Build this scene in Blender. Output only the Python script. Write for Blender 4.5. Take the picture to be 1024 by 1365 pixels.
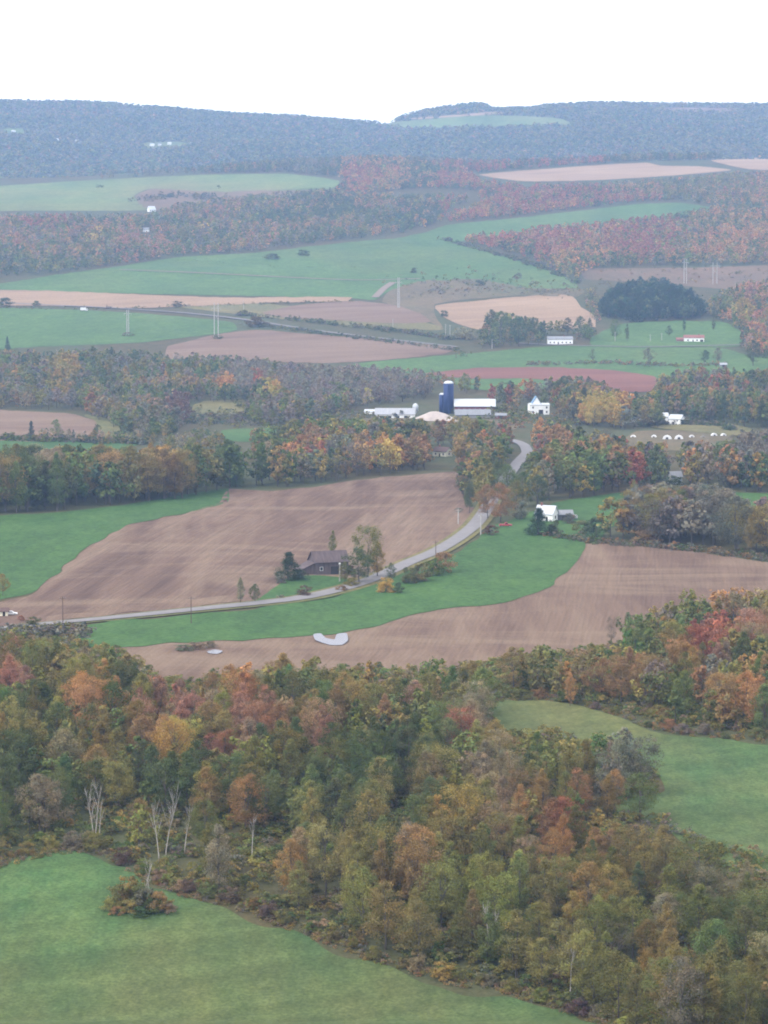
import bpy, math, random
import numpy as np
from mathutils import Vector, Matrix
from mathutils.geometry import delaunay_2d_cdt

for o in list(bpy.data.objects):
    bpy.data.objects.remove(o)
scene = bpy.context.scene
COL = scene.collection
R = math.radians

# ------------------------------------------------------------------ camera, sky, sun, exposure
F = 3900.0                 # focal length in photograph pixels (photograph 1024 x 1365)
CZ = 170.0                 # eye height above datum
VH = 250.0                 # photograph row of the true horizon
PITCH = math.atan((682.5 - VH) / F)
cam_d = bpy.data.cameras.new("camera")
cam = bpy.data.objects.new("camera", cam_d)
COL.objects.link(cam)
cam.location = (0, 0, CZ)
cam.rotation_euler = (R(90) - PITCH, 0, 0)
cam_d.sensor_fit = 'VERTICAL'
cam_d.angle = 2 * math.atan(682.5 / F)
cam_d.clip_start = 1.0
cam_d.clip_end = 60000
scene.camera = cam

SUN_EL, SUN_AZ = R(48), R(235)      # azimuth clockwise from +Y (north): the sun stands behind and to the left
world = bpy.data.worlds.new("World")
scene.world = world
world.use_nodes = True
wn = world.node_tree
wn.nodes.clear()
sky = wn.nodes.new('ShaderNodeTexSky')
sky.sky_type = 'NISHITA'
sky.sun_disc = False
sky.sun_elevation = SUN_EL
sky.sun_rotation = SUN_AZ
sky.altitude = 300
sky.air_density = 1.0
sky.dust_density = 4.0
sky.ozone_density = 1.0
hs = wn.nodes.new('ShaderNodeHueSaturation')   # thin overcast: the blue is nearly washed out
hs.inputs['Saturation'].default_value = 0.22
bg = wn.nodes.new('ShaderNodeBackground')
bg.inputs['Strength'].default_value = 0.15
wo = wn.nodes.new('ShaderNodeOutputWorld')
wn.links.new(sky.outputs[0], hs.inputs['Color'])
ov = wn.nodes.new('ShaderNodeMix')              # even white overcast in front of that sky
ov.data_type = 'RGBA'
ov.inputs[0].default_value = 0.75
ov.inputs[7].default_value = (6.0, 6.05, 6.2, 1)
wn.links.new(hs.outputs[0], ov.inputs[6])
wn.links.new(ov.outputs[2], bg.inputs['Color'])
wn.links.new(bg.outputs[0], wo.inputs['Surface'])

sun_d = bpy.data.lights.new("sun", 'SUN')
sun_d.energy = 1.1
sun_d.angle = R(20)
sun_d.color = (1.0, 0.95, 0.89)
sun = bpy.data.objects.new("sun", sun_d)
COL.objects.link(sun)
sd = Vector((math.sin(SUN_AZ) * math.cos(SUN_EL), math.cos(SUN_AZ) * math.cos(SUN_EL), math.sin(SUN_EL)))
sun.rotation_euler = sd.to_track_quat('Z', 'Y').to_euler()
sun.location = (0, 0, 900)

scene.view_settings.view_transform = 'Standard'
scene.view_settings.look = 'None'
scene.view_settings.gamma = 1.0
scene.view_settings.exposure = 1.4
scene.render.engine = 'CYCLES'
scene.cycles.max_bounces = 6
scene.cycles.diffuse_bounces = 3
scene.cycles.transmission_bounces = 3
scene.cycles.volume_bounces = 1
scene.cycles.filter_width = 1.9

HAZE_DENSITY = 6.4e-5
HAZE_COLOR = (0.37, 0.57, 0.97)

# ------------------------------------------------------------------ numeric helpers
def hash2(ix, iy, seed):
    h = (ix.astype(np.int64) * 374761393 + iy.astype(np.int64) * 668265263 + seed * 974634777) & 0xFFFFFFFF
    h = ((h ^ (h >> 13)) * 1274126177) & 0xFFFFFFFF
    h = (h ^ (h >> 16)) & 0xFFFF
    return h / 65535.0

def vnoise(x, y, seed=0):
    x = np.asarray(x, float); y = np.asarray(y, float)
    ix = np.floor(x); iy = np.floor(y)
    fx = x - ix; fy = y - iy
    fx = fx * fx * fx * (fx * (fx * 6 - 15) + 10); fy = fy * fy * fy * (fy * (fy * 6 - 15) + 10)
    a = hash2(ix, iy, seed); b = hash2(ix + 1, iy, seed)
    c = hash2(ix, iy + 1, seed); d = hash2(ix + 1, iy + 1, seed)
    return ((a + (b - a) * fx) + ((c + (d - c) * fx) - (a + (b - a) * fx)) * fy) * 2 - 1

def sstep(a, b, x):
    t = np.clip((x - a) / (b - a), 0, 1)
    return t * t * (3 - 2 * t)

def pchip(xs, ys):
    xs = np.asarray(xs, float); ys = np.asarray(ys, float)
    h = np.diff(xs); d = np.diff(ys) / h
    m = np.zeros_like(xs)
    m[0] = d[0]; m[-1] = d[-1]
    for i in range(1, len(xs) - 1):
        if d[i-1] * d[i] > 0:
            w1 = 2 * h[i] + h[i-1]; w2 = h[i] + 2 * h[i-1]
            m[i] = (w1 + w2) / (w1 / d[i-1] + w2 / d[i])
    def fn(x):
        x = np.clip(x, xs[0], xs[-1])
        i = np.clip(np.searchsorted(xs, x, side='right') - 1, 0, len(xs) - 2)
        t = (x - xs[i]) / h[i]
        t2 = t * t; t3 = t2 * t
        return (2*t3 - 3*t2 + 1) * ys[i] + (t3 - 2*t2 + t) * h[i] * m[i] + (-2*t3 + 3*t2) * ys[i+1] + (t3 - t2) * h[i] * m[i+1]
    return fn

CP, SP = math.cos(PITCH), math.sin(PITCH)

def elev(v):
    q = -(v - 682.5) / F
    return (SP * -1 + q * CP) / (CP + q * SP)

def ray(u, v):
    a = (np.asarray(u, float) - 512) / F; q = -(np.asarray(v, float) - 682.5) / F
    return a, CP + q * SP, -SP + q * CP

def project(x, y, z):
    zz = z - CZ
    d = y * CP - zz * SP
    return 512 + F * x / d, 682.5 - F * (y * SP + zz * CP) / d, F / d

PY = [560, 650, 800, 1000, 1330, 1800, 2200, 2600, 3050, 3400, 4000, 4700, 5300, 5800]
PV = [1365, 1150, 950, 830, 690, 600, 555, 500, 440, 400, 340, 280, 240, 214]
prof = pchip(np.log(PY), PV)
near = pchip([-300, -20, 0, 25, 100, 300, 450, 560], [4, -1.8, -6, -17, -48, -106, -141, 560 * elev(1365.0)])
dvf = pchip([-200, 60, 180, 320, 450, 600, 850, 1024, 1200], [24, 23, 17, 10, 3, 0, 0, -2, -3])
skyf = pchip([-600, 0, 100, 150, 200, 250, 300, 350, 400, 450, 490, 515, 540, 580, 640, 660, 700, 740, 800, 870, 950, 1024, 1600],
             [150, 137, 138, 140, 144, 148, 152, 155, 157, 161, 164, 164, 156, 147, 141, 147, 146, 141, 138.5, 140, 140.5, 141, 150])

def H(x, y):
    x = np.asarray(x, float); y = np.asarray(y, float)
    yy = np.maximum(y, 1.0)
    ua = np.clip(512 + F * x / np.maximum(yy, 300), -600, 1600)
    v = prof(np.log(np.clip(yy, 560, 5800))) + dvf(np.clip(ua, -200, 1200)) * sstep(4200, 5700, yy)
    z = np.where(yy >= 560, np.minimum(yy, 5800) * elev(v), near(y))
    amp = 0.9 * sstep(300, 600, yy) + 0.8 * sstep(1500, 3500, yy)
    lam = 130.0
    z = z + amp * (vnoise(x / lam + 3.1, y / lam, 1) * sstep(7000, 3000, yy) + 1.3 * vnoise(x / 310, y / 310 + 7, 2))
    # long crossing swells in the two ploughed fields
    z = z + 1.5 * vnoise(x / 75 + 9, y / 190, 5) * sstep(900, 1020, yy) * sstep(1600, 1300, yy)
    z6 = 5800 * elev(214.0)
    zc = z - 45 * sstep(5800, 6500, yy)
    top = 8600 * elev(skyf(ua))
    k = np.clip((yy - 6500) / 2100, 0, 1)
    k = 0.55 * k + 0.45 * k * k * (3 - 2 * k)
    zr = (z6 - 45) + (top - z6 + 45) * k + 26 * (vnoise(x / 330, y / 520, 8) * 1.0) * np.sin(np.pi * k) + 2.0 * vnoise(x / 90, y / 200, 9) * k
    zr = zr - 60 * sstep(8600, 10500, yy)
    w = sstep(6200, 6800, yy)
    return CZ + zc * (1 - w) + zr * w

YT = np.exp(np.linspace(math.log(470), math.log(9300), 900))

def at(u, v):
    """Photograph pixels -> points on the terrain (n, 3)."""
    u = np.atleast_1d(np.asarray(u, float)); v = np.atleast_1d(np.asarray(v, float))
    a, b, c = ray(u, v)
    out = np.zeros((len(u), 3))
    for i in range(len(u)):
        X = YT * a[i] / b[i]; Z = CZ + YT * c[i] / b[i]
        g = Z - H(X, YT)
        idx = np.where(g < 0)[0]
        if len(idx) == 0:
            j = len(YT) - 1; y = YT[j]
        else:
            j = max(idx[0], 1)
            lo, hi = YT[j-1], YT[j]
            for _ in range(18):
                mid = 0.5 * (lo + hi)
                if CZ + mid * c[i] / b[i] - float(H(mid * a[i] / b[i], mid)) < 0: hi = mid
                else: lo = mid
            y = 0.5 * (lo + hi)
        x = y * a[i] / b[i]
        out[i] = (x, y, float(H(x, y)))
    return out

def inside(poly, px, py):
    poly = np.asarray(poly, float)
    res = np.zeros(np.shape(px), bool)
    n = len(poly); j = n - 1
    for i in range(n):
        xi, yi = poly[i]; xj, yj = poly[j]
        if yi != yj:
            c = ((yi > py) != (yj > py)) & (px < (xj - xi) * (py - yi) / (yj - yi) + xi)
            res ^= c
        j = i
    return res

def curve(pts, closed=False, step=9.0):
    """Catmull-Rom through pixel points, resampled about every STEP pixels."""
    pts = [np.array(p, float) for p in pts]
    n = len(pts); out = []
    rng = range(n) if closed else range(n - 1)
    for i in rng:
        p1, p2 = pts[i], pts[(i+1) % n]
        p0 = pts[(i-1) % n] if closed or i > 0 else p1
        p3 = pts[(i+2) % n] if closed or i + 2 < n else p2
        L = np.linalg.norm(p2 - p1); k = max(1, int(L / step))
        # soften: low tension so that corners stay corners
        m1, m2 = (p2 - p0) * 0.3, (p3 - p1) * 0.3
        lim = L * 0.9
        for m in (m1, m2):
            q = np.linalg.norm(m)
            if q > lim: m *= lim / q
        for a in range(k):
            t = a / k; t2 = t*t; t3 = t2*t
            out.append((2*t3-3*t2+1)*p1 + (t3-2*t2+t)*m1 + (-2*t3+3*t2)*p2 + (t3-t2)*m2)
    if not closed: out.append(pts[-1])
    return np.array(out)

# ------------------------------------------------------------------ object helpers
def tag(o, label=None, cat=None, group=None, kind=None):
    if label: o['label'] = label
    if cat: o['category'] = cat
    if group: o['group'] = group
    if kind: o['kind'] = kind
    return o

def empty(name, loc, rz=0, label=None, cat=None, group=None, scale=None):
    o = bpy.data.objects.new(name, None)
    COL.objects.link(o)
    o.location = loc; o.rotation_euler = (0, 0, rz)
    o.empty_display_size = 0.5
    if scale is not None: o.scale = scale
    return tag(o, label, cat, group)

def link(name, me, parent=None):
    o = bpy.data.objects.new(name, me)
    COL.objects.link(o)
    if parent is not None: o.parent = parent
    return o

def np_mesh(name, verts, faces, mat=None, smooth=False, col=None):
    verts = np.asarray(verts, np.float32); faces = np.asarray(faces, np.int32)
    me = bpy.data.meshes.new(name)
    k = faces.shape[1]; n = len(faces)
    me.vertices.add(len(verts)); me.vertices.foreach_set('co', verts.ravel())
    me.loops.add(n * k); me.loops.foreach_set('vertex_index', faces.ravel())
    me.polygons.add(n)
    me.polygons.foreach_set('loop_start', np.arange(n, dtype=np.int32) * k)
    me.polygons.foreach_set('loop_total', np.full(n, k, np.int32))
    if smooth: me.polygons.foreach_set('use_smooth', np.ones(n, bool))
    me.update(calc_edges=True)
    if col is not None:
        a = me.color_attributes.new('tint', 'FLOAT_COLOR', 'POINT')
        c = np.ones((len(verts), 4), np.float32); c[:, :3] = col
        a.data.foreach_set('color', c.ravel())
    if mat: me.materials.append(mat)
    return me

class MB:
    """Collects boxes, prisms, tubes; build() links them as one mesh object."""
    def __init__(s): s.v = []; s.f = []
    def add(s, vs, fs):
        b = len(s.v); s.v += [tuple(p) for p in vs]; s.f += [tuple(b + i for i in f) for f in fs]; return s
    def box(s, x0, x1, y0, y1, z0, z1):
        return s.add([(x0,y0,z0),(x1,y0,z0),(x1,y1,z0),(x0,y1,z0),(x0,y0,z1),(x1,y0,z1),(x1,y1,z1),(x0,y1,z1)],
                     [(0,3,2,1),(4,5,6,7),(0,1,5,4),(1,2,6,5),(2,3,7,6),(3,0,4,7)])
    def prism(s, prof, x0, x1):
        """profile of (y, z), extruded along x"""
        n = len(prof)
        vs = [(x0, p[0], p[1]) for p in prof] + [(x1, p[0], p[1]) for p in prof]
        fs = [tuple(range(n)), tuple(range(2*n-1, n-1, -1))]
        fs += [(i, n+i, n+(i+1) % n, (i+1) % n) for i in range(n)]
        return s.add(vs, fs)
    def prism_y(s, prof, y0, y1):
        n = len(prof)
        vs = [(p[0], y0, p[1]) for p in prof] + [(p[0], y1, p[1]) for p in prof]
        fs = [tuple(range(n-1, -1, -1)), tuple(range(n, 2*n))]
        fs += [((i+1) % n, n+(i+1) % n, n+i, i) for i in range(n)]
        return s.add(vs, fs)
    def tube(s, pts, rad, seg=6, cap=True):
        pts = [Vector(p) for p in pts]; n = len(pts)
        vs = []; fs = []
        for i, p in enumerate(pts):
            d = (pts[min(i+1, n-1)] - pts[max(i-1, 0)]).normalized()
            a = d.cross(Vector((0.31, 0.9, 0.11)))
            if a.length < 1e-3: a = d.cross(Vector((1, 0, 0)))
            a.normalize(); b = d.cross(a)
            r = rad[i] if hasattr(rad, '__len__') else rad
            for k in range(seg):
                t = 2 * math.pi * k / seg
                vs.append(p + a * (r * math.cos(t)) + b * (r * math.sin(t)))
        for i in range(n - 1):
            for k in range(seg):
                fs.append((i*seg+k, i*seg+(k+1) % seg, (i+1)*seg+(k+1) % seg, (i+1)*seg+k))
        if cap:
            fs.append(tuple(range(seg-1, -1, -1))); fs.append(tuple((n-1)*seg+k for k in range(seg)))
        return s.add(vs, fs)
    def lathe(s, prof, seg=24, cx=0, cy=0):
        vs = []; fs = []; n = len(prof)
        for r, z in prof:
            for k in range(seg):
                t = 2*math.pi*k/seg; vs.append((cx + r*math.cos(t), cy + r*math.sin(t), z))
        for i in range(n-1):
            for k in range(seg):
                fs.append((i*seg+k, i*seg+(k+1) % seg, (i+1)*seg+(k+1) % seg, (i+1)*seg+k))
        fs.append(tuple(range(seg-1, -1, -1))); fs.append(tuple((n-1)*seg+k for k in range(seg)))
        return s.add(vs, fs)
    def mesh(s, name, mat, smooth=False):
        me = bpy.data.meshes.new(name); me.from_pydata(s.v, [], s.f); me.update()
        if mat: me.materials.append(mat)
        if smooth:
            me.polygons.foreach_set('use_smooth', np.ones(len(me.polygons), bool))
        return me
    def build(s, name, mat, parent=None, smooth=False):
        return link(name, s.mesh(name, mat, smooth), parent)

# ------------------------------------------------------------------ materials
def new_mat(name):
    m = bpy.data.materials.new(name); m.use_nodes = True
    nt = m.node_tree; nt.nodes.clear()
    out = nt.nodes.new('ShaderNodeOutputMaterial')
    return m, nt, out

def nd(nt, typ, **kw):
    n = nt.nodes.new(typ)
    for k, v in kw.items():
        if k in n.inputs: n.inputs[k].default_value = v
        else: setattr(n, k, v)
    return n

def noise_val(nt, pos, scale, detail=4, rough=0.55, stretch=None, rot=0.0, dist=0.0):
    mp = nt.nodes.new('ShaderNodeMapping')
    mp.inputs['Scale'].default_value = stretch or (1, 1, 1)
    mp.inputs['Rotation'].default_value = (0, 0, rot)
    # rotate first (vector mapping of type TEXTURE divides), so use two mappings
    mr = nt.nodes.new('ShaderNodeMapping'); mr.inputs['Rotation'].default_value = (0, 0, rot)
    mp.inputs['Rotation'].default_value = (0, 0, 0)
    nt.links.new(pos, mr.inputs['Vector']); nt.links.new(mr.outputs[0], mp.inputs['Vector'])
    n = nt.nodes.new('ShaderNodeTexNoise')
    n.inputs['Scale'].default_value = scale; n.inputs['Detail'].default_value = detail
    n.inputs['Roughness'].default_value = rough; n.inputs['Distortion'].default_value = dist
    nt.links.new(mp.outputs[0], n.inputs['Vector'])
    return n.outputs[0]

def ramp(nt, val, a, b, ca, cb, mid=None):
    r = nt.nodes.new('ShaderNodeValToRGB')
    r.color_ramp.elements[0].position = a; r.color_ramp.elements[1].position = b
    r.color_ramp.elements[0].color = (*ca, 1); r.color_ramp.elements[1].color = (*cb, 1)
    if mid:
        e = r.color_ramp.elements.new(mid[0]); e.color = (*mid[1], 1)
    nt.links.new(val, r.inputs[0])
    return r.outputs[0]

def mixc(nt, fac, a, b, mode='MIX'):
    m = nt.nodes.new('ShaderNodeMix'); m.data_type = 'RGBA'; m.blend_type = mode
    def put(sock, v):
        if isinstance(v, (int, float)): sock.default_value = v
        elif isinstance(v, tuple): sock.default_value = (*v, 1)
        else: nt.links.new(v, sock)
    put(m.inputs[0], fac); put(m.inputs[6], a); put(m.inputs[7], b)
    return m.outputs[2]

def mathn(nt, op, a, b=0.0):
    m = nt.nodes.new('ShaderNodeMath'); m.operation = op
    for s, v in ((m.inputs[0], a), (m.inputs[1], b)):
        if isinstance(v, (int, float)): s.default_value = v
        else: nt.links.new(v, s)
    return m.outputs[0]

def finish(nt, out, color, rough=0.95, bump=None, bump_d=0.3, spec=0.1):
    p = nt.nodes.new('ShaderNodeBsdfPrincipled')
    p.inputs['Roughness'].default_value = rough
    p.inputs['Specular IOR Level'].default_value = spec
    if isinstance(color, tuple): p.inputs['Base Color'].default_value = (*color, 1)
    else: nt.links.new(color, p.inputs['Base Color'])
    if bump is not None:
        b = nt.nodes.new('ShaderNodeBump'); b.inputs['Strength'].default_value = 0.6; b.inputs['Distance'].default_value = bump_d
        nt.links.new(bump, b.inputs['Height']); nt.links.new(b.outputs[0], p.inputs['Normal'])
    nt.links.new(p.outputs[0], out.inputs['Surface'])

def dim(c, k=0.58): return tuple(x * k for x in c)

def grass_mat(name, base, var, dry, scale=1.0, dryamt=0.62, strip=0.0, rot=0.0):
    base, var, dry = dim(base), dim(var), dim(dry)
    m, nt, out = new_mat(name)
    pos = nd(nt, 'ShaderNodeNewGeometry').outputs['Position']
    big = noise_val(nt, pos, 0.012 / scale, 4, 0.6, (1, 0.45, 1))
    mid = noise_val(nt, pos, 0.09 / scale, 5, 0.65, (1, 0.6, 1))
    fine = noise_val(nt, pos, 0.9 / scale, 5, 0.7)
    c = ramp(nt, mid, 0.36, 0.64, base, var)
    c = mixc(nt, ramp(nt, big, dryamt - 0.1, dryamt + 0.16, (0, 0, 0), (0.75, 0.75, 0.75)), c, dry)
    if strip:
        st = noise_val(nt, pos, 0.16, 2, 0.5, (1, 0.03, 1), rot)
        c = mixc(nt, 1.0, c, ramp(nt, st, 0.3, 0.7, (1 - strip,) * 3, (1 + strip * 0.6,) * 3), 'MULTIPLY')
    pat = noise_val(nt, pos, 0.035 / scale, 4, 0.6, (1, 0.35, 1))
    mot = noise_val(nt, pos, 0.33 / scale, 5, 0.7, (1, 0.5, 1))
    c = mixc(nt, 1.0, c, ramp(nt, mot, 0.35, 0.65, (0.84, 0.86, 0.84), (1.14, 1.12, 1.12)), 'MULTIPLY')
    c = mixc(nt, 1.0, c, ramp(nt, pat, 0.35, 0.65, (0.84, 0.86, 0.86), (1.13, 1.1, 1.02)), 'MULTIPLY')
    c = mixc(nt, 1.0, c, ramp(nt, fine, 0.3, 0.7, (0.62, 0.66, 0.6), (1.36, 1.32, 1.26)), 'MULTIPLY')
    h = mathn(nt, 'ADD', fine, mid)
    finish(nt, out, c, 0.95, h, 0.35)
    return m

def furrow_wave(nt, pos, period, rot):
    mr = nt.nodes.new('ShaderNodeMapping'); mr.inputs['Rotation'].default_value = (0, 0, rot)
    big = nd(nt, 'ShaderNodeTexNoise'); big.inputs['Scale'].default_value = 0.012; big.inputs['Detail'].default_value = 2
    nt.links.new(pos, big.inputs['Vector'])
    sc = nt.nodes.new('ShaderNodeVectorMath'); sc.operation = 'SCALE'; sc.inputs['Scale'].default_value = 9.0
    nt.links.new(big.outputs['Color'], sc.inputs[0])
    ad = nt.nodes.new('ShaderNodeVectorMath'); ad.operation = 'ADD'
    nt.links.new(pos, ad.inputs[0]); nt.links.new(sc.outputs[0], ad.inputs[1])
    nt.links.new(ad.outputs[0], mr.inputs['Vector'])
    w = nt.nodes.new('ShaderNodeTexWave'); w.bands_direction = 'X'
    w.inputs['Scale'].default_value = 0.314 / period * 1.0; w.inputs['Distortion'].default_value = 0.5; w.inputs['Detail'].default_value = 2; w.inputs['Detail Scale'].default_value = 1.5
    nt.links.new(mr.outputs[0], w.inputs['Vector'])
    return w.outputs['Fac']

def plough_mat(name, base, light, dark, rot=0.15, furrow=0.26, scale=1.0):
    base, light, dark = dim(base, 0.55), dim(light, 0.55), dim(dark, 0.55)
    m, nt, out = new_mat(name)
    pos = nd(nt, 'ShaderNodeNewGeometry').outputs['Position']
    streak = noise_val(nt, pos, 0.55 / scale, 4, 0.65, (1, 0.03, 1), rot, 0.5)
    wave = furrow_wave(nt, pos, 1.75 * scale, rot)
    swath = noise_val(nt, pos, 0.05 / scale, 4, 0.55, (1, 0.10, 1), rot - 0.12, 0.8)
    cross = noise_val(nt, pos, 0.030 / scale, 5, 0.6, (0.28, 0.8, 1), 0.1, 0.8)
    fine = noise_val(nt, pos, 1.3 / scale, 5, 0.7)
    c = ramp(nt, swath, 0.3, 0.72, dark, light, (0.5, base))
    c = mixc(nt, ramp(nt, cross, 0.46, 0.62, (0, 0, 0), (0.7, 0.7, 0.7)), c, light)
    c = mixc(nt, 1.0, c, ramp(nt, streak, 0.34, 0.68, (1 - furrow,) * 3, (1 + furrow,) * 3), 'MULTIPLY')
    c = mixc(nt, 1.0, c, ramp(nt, wave, 0.1, 0.9, (0.975, 0.973, 0.97), (1.025, 1.025, 1.025)), 'MULTIPLY')
    c = mixc(nt, 1.0, c, ramp(nt, fine, 0.3, 0.7, (0.76, 0.76, 0.76), (1.24, 1.24, 1.24)), 'MULTIPLY')
    h = mathn(nt, 'ADD', mathn(nt, 'ADD', mathn(nt, 'MULTIPLY', streak, 1.2), fine), mathn(nt, 'MULTIPLY', wave, 0.15))
    finish(nt, out, c, 0.97, h, 0.4, 0.05)
    return m

def plain_mat(name, color, rough=0.7, var=0.12, scale=0.8, metallic=0.0, spec=0.3, stretch=None):
    m, nt, out = new_mat(name)
    pos = nd(nt, 'ShaderNodeTexCoord').outputs['Object']
    n = noise_val(nt, pos, scale, 4, 0.6, stretch)
    c = mixc(nt, 1.0, color, ramp(nt, n, 0.3, 0.7, (1 - var,) * 3, (1 + var,) * 3), 'MULTIPLY')
    finish(nt, out, c, rough, None, 0, spec)
    return m

def leaf_mat(name, use_object_color):
    m, nt, out = new_mat(name)
    at_ = nd(nt, 'ShaderNodeAttribute'); at_.attribute_name = 'tint'
    c = at_.outputs['Color']
    if use_object_color:
        oi = nt.nodes.new('ShaderNodeObjectInfo')
        c = mixc(nt, 1.0, oi.outputs['Color'], c, 'MULTIPLY')
    d = nt.nodes.new('ShaderNodeBsdfDiffuse'); t = nt.nodes.new('ShaderNodeBsdfTranslucent')
    nt.links.new(c, d.inputs['Color']); nt.links.new(c, t.inputs['Color'])
    mx = nt.nodes.new('ShaderNodeMixShader'); mx.inputs[0].default_value = 0.36
    nt.links.new(d.outputs[0], mx.inputs[1]); nt.links.new(t.outputs[0], mx.inputs[2])
    nt.links.new(mx.outputs[0], out.inputs['Surface'])
    return m

def scrub_mat():
    m, nt, out = new_mat('rough_ground')
    pos = nd(nt, 'ShaderNodeNewGeometry').outputs['Position']
    big = noise_val(nt, pos, 0.011, 5, 0.6, (1, 0.4, 1))
    mid = noise_val(nt, pos, 0.12, 5, 0.65, (1, 0.6, 1))
    fine = noise_val(nt, pos, 0.9, 4, 0.7)
    a = ramp(nt, mid, 0.3, 0.7, dim((0.085, 0.085, 0.04)), dim((0.15, 0.115, 0.06)))
    b = ramp(nt, mid, 0.3, 0.7, dim((0.085, 0.10, 0.05)), dim((0.12, 0.13, 0.065)))
    c = mixc(nt, ramp(nt, big, 0.42, 0.6, (0, 0, 0), (1, 1, 1)), a, b)
    c = mixc(nt, 1.0, c, ramp(nt, fine, 0.25, 0.75, (0.7, 0.7, 0.7), (1.25, 1.25, 1.25)), 'MULTIPLY')
    finish(nt, out, c, 0.97, fine, 0.4, 0.05)
    return m

M = {}
M['rough'] = scrub_mat()
M['meadow'] = grass_mat('meadow_grass', (0.070, 0.148, 0.060), (0.105, 0.178, 0.070), (0.190, 0.180, 0.074), 0.8, 0.48, 0.16, 1.25)
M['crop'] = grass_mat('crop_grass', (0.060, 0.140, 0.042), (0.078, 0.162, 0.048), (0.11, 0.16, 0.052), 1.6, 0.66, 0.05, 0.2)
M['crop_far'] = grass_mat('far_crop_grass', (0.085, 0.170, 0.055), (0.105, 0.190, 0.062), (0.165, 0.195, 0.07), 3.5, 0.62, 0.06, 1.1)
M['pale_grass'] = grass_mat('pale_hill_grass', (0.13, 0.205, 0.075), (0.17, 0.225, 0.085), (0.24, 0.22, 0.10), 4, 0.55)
M['olive_grass'] = grass_mat('olive_grass', (0.15, 0.16, 0.07), (0.20, 0.19, 0.08), (0.24, 0.19, 0.09), 2.5, 0.5)
M['heath'] = grass_mat('brown_scrub_grass', (0.13, 0.135, 0.07), (0.17, 0.14, 0.085), (0.20, 0.145, 0.09), 2.0, 0.42)
M['russet'] = grass_mat('russet_scrub_grass', (0.16, 0.13, 0.08), (0.20, 0.13, 0.09), (0.22, 0.14, 0.10), 2.0, 0.45)
M['plough'] = plough_mat('ploughed_soil', (0.218, 0.142, 0.106), (0.300, 0.212, 0.152), (0.148, 0.094, 0.074), 0.14, 0.16)
M['plough_low'] = plough_mat('harrowed_soil', (0.238, 0.158, 0.116), (0.31, 0.222, 0.158), (0.168, 0.108, 0.084), 0.10, 0.10)
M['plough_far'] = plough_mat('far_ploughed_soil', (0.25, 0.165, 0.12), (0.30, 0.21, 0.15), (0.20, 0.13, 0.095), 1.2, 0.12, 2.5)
M['red_soil'] = plough_mat('red_soil', (0.25, 0.11, 0.085), (0.29, 0.135, 0.10), (0.20, 0.095, 0.075), 1.3, 0.1, 2.5)
M['stubble'] = plough_mat('tan_stubble', (0.40, 0.27, 0.175), (0.46, 0.32, 0.21), (0.33, 0.22, 0.15), 1.1, 0.12, 3)
M['road'] = plain_mat('worn_asphalt', (0.145, 0.135, 0.137), 0.9, 0.12, 0.3)
M['farroad'] = plain_mat('pale_road', (0.11, 0.10, 0.095), 0.9, 0.12, 0.2)
M['track'] = plain_mat('dirt_track', (0.15, 0.11, 0.085), 0.95, 0.15, 0.2)
M['leaf'] = leaf_mat('leaves', True)
M['leafmass'] = leaf_mat('leaf_mass', False)
M['bark'] = plain_mat('bark', (0.09, 0.078, 0.068), 0.95, 0.25, 2.0, stretch=(3, 3, 0.5))
M['birch'] = plain_mat('pale_birch_bark', (0.36, 0.33, 0.30), 0.85, 0.25, 1.5, stretch=(1, 1, 3))
def water_mat():
    m, nt, out = new_mat('standing_water')
    pos = nd(nt, 'ShaderNodeNewGeometry').outputs['Position']
    p = nt.nodes.new('ShaderNodeBsdfGlossy'); p.inputs['Color'].default_value = (0.37, 0.36, 0.38, 1); p.inputs['Roughness'].default_value = 0.25
    b = nt.nodes.new('ShaderNodeBump'); b.inputs['Distance'].default_value = 0.01
    nt.links.new(noise_val(nt, pos, 0.7, 3), b.inputs['Height']); nt.links.new(b.outputs[0], p.inputs['Normal'])
    nt.links.new(p.outputs[0], out.inputs['Surface'])
    return m
M['water'] = water_mat()

# ------------------------------------------------------------------ ground
tin = np.linspace(-0.17, 0.17, 241)
tout = 0.17 + np.cumsum(np.geomspace(0.003, 0.12, 20))
TT = np.concatenate([-tout[::-1], tin, tout])
YY = np.concatenate([np.linspace(-60, 540, 61), np.exp(np.linspace(math.log(556), math.log(9200), 520)), [9700, 10400, 11500]])
gy = np.repeat(YY[:, None], len(TT), 1)
gx = TT[None, :] * np.maximum(gy, 300)
gz = H(gx, gy)
nr, nc = gx.shape
vid = np.arange(nr * nc).reshape(nr, nc)
quads = np.stack([vid[:-1, :-1], vid[:-1, 1:], vid[1:, 1:], vid[1:, :-1]], -1).reshape(-1, 4)
gv = np.stack([gx, gy, gz], -1).reshape(-1, 3)
GU, GVv, GS = project(gv[:, 0], gv[:, 1], gv[:, 2])
tag(link('terrain', np_mesh('terrain', gv, quads, M['rough'], True)), kind='structure')

def off(y): return 0.10 + y * 5e-5

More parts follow.
